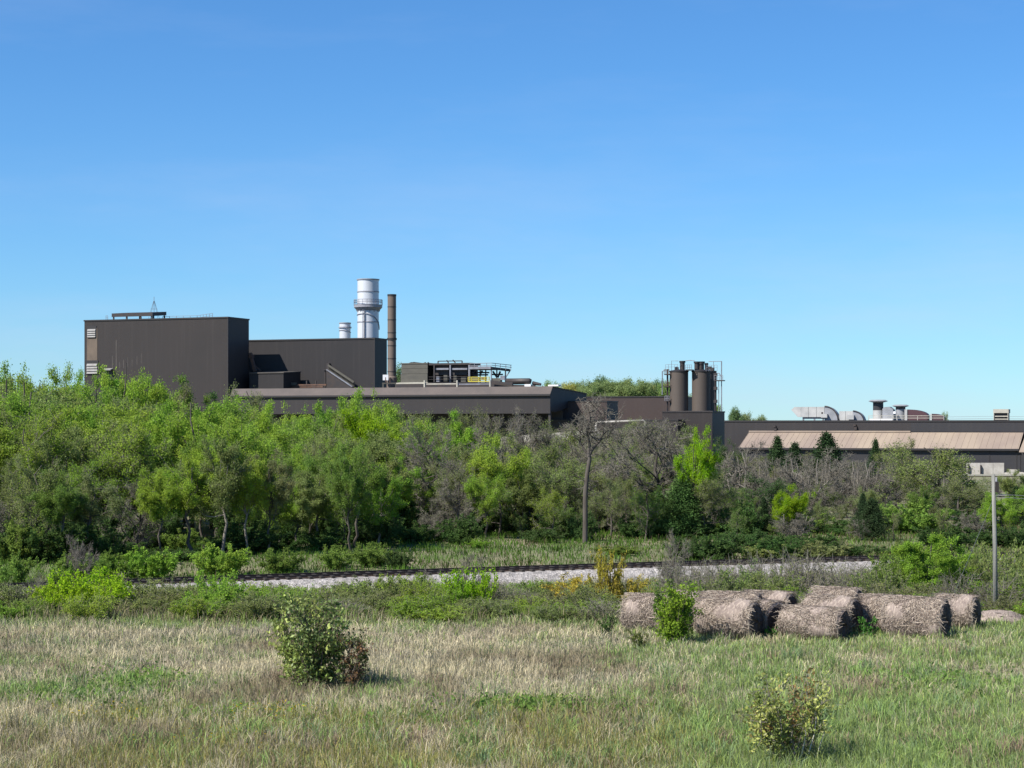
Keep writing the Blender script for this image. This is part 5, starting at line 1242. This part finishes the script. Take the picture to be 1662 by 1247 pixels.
bale('front left round bale, right beside the small green tree', 1183, 68.5, 0, 1.0, 1.08)
bale('leftmost bale, partly hidden behind the small green tree', 1058, 70.6, 2, .97, 1.0, rot=4)
bale('bale just visible between the small green tree and the front left bale', 1120, 71.8, 1, 1.0, .9)
bale('rear bale showing its top behind the front left bale', 1192, 70.9, 2, 1.0, 1.0, rot=3)
bale('rear bale with dark right end, left of the slumped front bale', 1248, 71.6, 0, 1.0, .95)
bale('dark weathered bale tucked between the front left and slumped bales', 1243, 69.6, 1, .92, .55, rot=-14)
bale('slumped front middle bale, lowest and widest of the group', 1322, 68.2, 1, .96, 1.15, fl=.90)
bale('bale leaning right behind the slumped front bale, dark right end', 1350, 69.9, 0, 1.0, 1.0, rot=-4)
bale('raised bale lying on top behind the slumped bales', 1358, 71.3, 2, .96, .9, z=.22, tilt=5)
bale('rear bale between the raised bale and the front right bale', 1423, 70.6, 2, .97, 1.1, rot=3)
bale('front right round bale with a dark ragged end, largest of the group', 1487, 68.5, 2, 1.02, 1.12)
bale('rightmost bale, just behind the front right one', 1552, 71.6, 0, .93, .8)
# old flattened bale
mb = MB(); 
hm = MB().lathe([(1.15, -.05), (1.1, .12), (.9, .28), (.55, .40), (.15, .44), (.01, .445)], k=30)
me = hm.mesh('old_hay_mound', M['hay'], True)
for v in me.vertices: v.co.x *= 1.05; v.co.z += R3.uniform(-.03, .03)
tag(link('old_hay_mound', me, None, (wx(1620, 74.5), 74.5, gzf(wx(1620, 74.5), 74.5) + .02)), 'low flattened mound of old hay at the foot of the utility pole', 'hay mound')

# ================================================================== SAPLINGS IN THE MEADOW
def sapling(name, label, px, D, H, R, stems, sub, leaves, leaf, cols, seed, bark='twig_brown', low=.15, top_col=None, twr=.012, m='leaf_gloss', up=1.0, edge=.1):
    o = thing(name, label, 'shrub', (wx(px, D), D, gzf(wx(px, D), D)))
    for i, (c, frac) in enumerate(cols):
        stm, cr, _ = make_bush(seed + i, H, R, max(3, int(stems * frac)), sub, leaves, leaf, m, bark, low, twr, up, .5, edge)
        link('stem', stm, o); q = link('foliage', cr, o); q.color = (*c, 1)
    return o
o = sapling('shrub', 'round glossy-leaved evergreen bush standing alone in the left meadow', 505, 55.0, 2.8, 1.08, 38, 11, 18, .13, [((.19, .26, .06), .45), ((.12, .18, .045), .3), ((.31, .37, .09), .25)], 61)
o = sapling('shrub', 'reddish-tipped side bush leaning out right of the lone evergreen bush', 572, 54.6, 1.9, .5, 14, 9, 16, .09, [((.09, .12, .03), .6), ((.16, .09, .04), .4)], 71)
o = sapling('shrub', 'lone low bush with bronze tips and pale stems in the right foreground', 1283, 43.6, 2.15, 1.08, 30, 10, 17, .10, [((.19, .24, .05), .55), ((.26, .18, .06), .25), ((.33, .36, .09), .2)], 81, low=.4, bark='bark_pale', twr=.010)
R3.seed(8); lb = Limbs()
for (dx, tx, hz) in ((-.12, -.5, 1.1), (.05, -.05, 1.0), (.12, .55, 1.15), (.0, .25, .9), (.2, .75, .8)): lb.add(curve(Vector((dx, -.12, -.05)), Vector((tx, -.35, hz)), 5, .9), .022, .010, 5)
link('stem', lb.mesh('stem', M['pale_stem']), o)
o = sapling('shrub', 'narrow bright green little tree standing in front of the leftmost bale', 1097, 66.5, 2.4, .66, 26, 10, 34, .10, [((.23, .36, .04), .65), ((.10, .18, .03), .35)], 91, m='leaf', low=.04)
o = sapling('shrub', 'small low green bush left of the narrow green tree', 1036, 65.0, .75, .42, 9, 6, 14, .08, [((.16, .20, .05), 1.0)], 95, m='leaf')
o = sapling('shrub', 'dark green weedy bush at the left end of the bales', 985, 69.0, .95, .5, 10, 6, 14, .09, [((.10, .17, .05), 1.0)], 97, m='leaf')
o = sapling('shrub', 'bright green weeds growing between the front left and slumped bales', 1252, 68.3, .55, .35, 10, 5, 16, .09, [((.10, .28, .05), 1.0)], 98, m='leaf')
o = sapling('shrub', 'bright green weeds growing between the slumped and front right bales', 1410, 68.3, .75, .45, 12, 5, 16, .09, [((.10, .28, .05), 1.0)], 99, m='leaf')
o = sapling('weed_clump', 'dry brown dead weed clump standing low in the centre foreground grass', 760, 47.0, .55, .30, 22, 5, 0.0001, .05, [((.2, .15, .1), 1.0)], 101, m='leaf') if False else None

# ================================================================== UTILITY POLE
Dp = 76.0; g_ = gzf(wx(1614, Dp), Dp)
o = thing('utility_pole', 'weathered grey wooden utility pole at the far right beside the bales', 'utility pole', (wx(1616, Dp), Dp, g_))
zt_ = wz(770, Dp) - g_
MB().tube([(0, 0, -.4), (-.03, 0, zt_ * .5), (-.10, 0, zt_)], [.10, .09, .072], 12, True).obj('pole_shaft', M['pole'], o, True)
MB().tube([(-.03, -.02, zt_ - .55), (.02, -.02, zt_ - .45), (.02, -.02, zt_ + -.12)], [.02, .05, .04], 8, True).obj('insulator', M['steel_grey'], o, True)
MB().box(-.02, .10, -.12, -.02, zt_ - .75, zt_ - .3).obj('bracket', M['steel_dark'], o)
wr = thing('overhead_wires', 'thin cables running right from the utility pole and a guy wire', 'wires', (wx(1616, Dp), Dp, g_))
zc_ = wz(802, Dp) - g_
for dz in (0, -.12): MB().tube([(0, 0, zc_ + dz), (2, 0, zc_ + dz - .12), (6, .2, zc_ + dz - .2), (16, .5, zc_ + dz)], .013, 4).obj('cable', M['wire'], wr)
MB().tube([(-.05, 0, zc_ - .1), (-1.5, 2.5, -.1)], .01, 4).obj('guy_wire', M['wire'], wr)
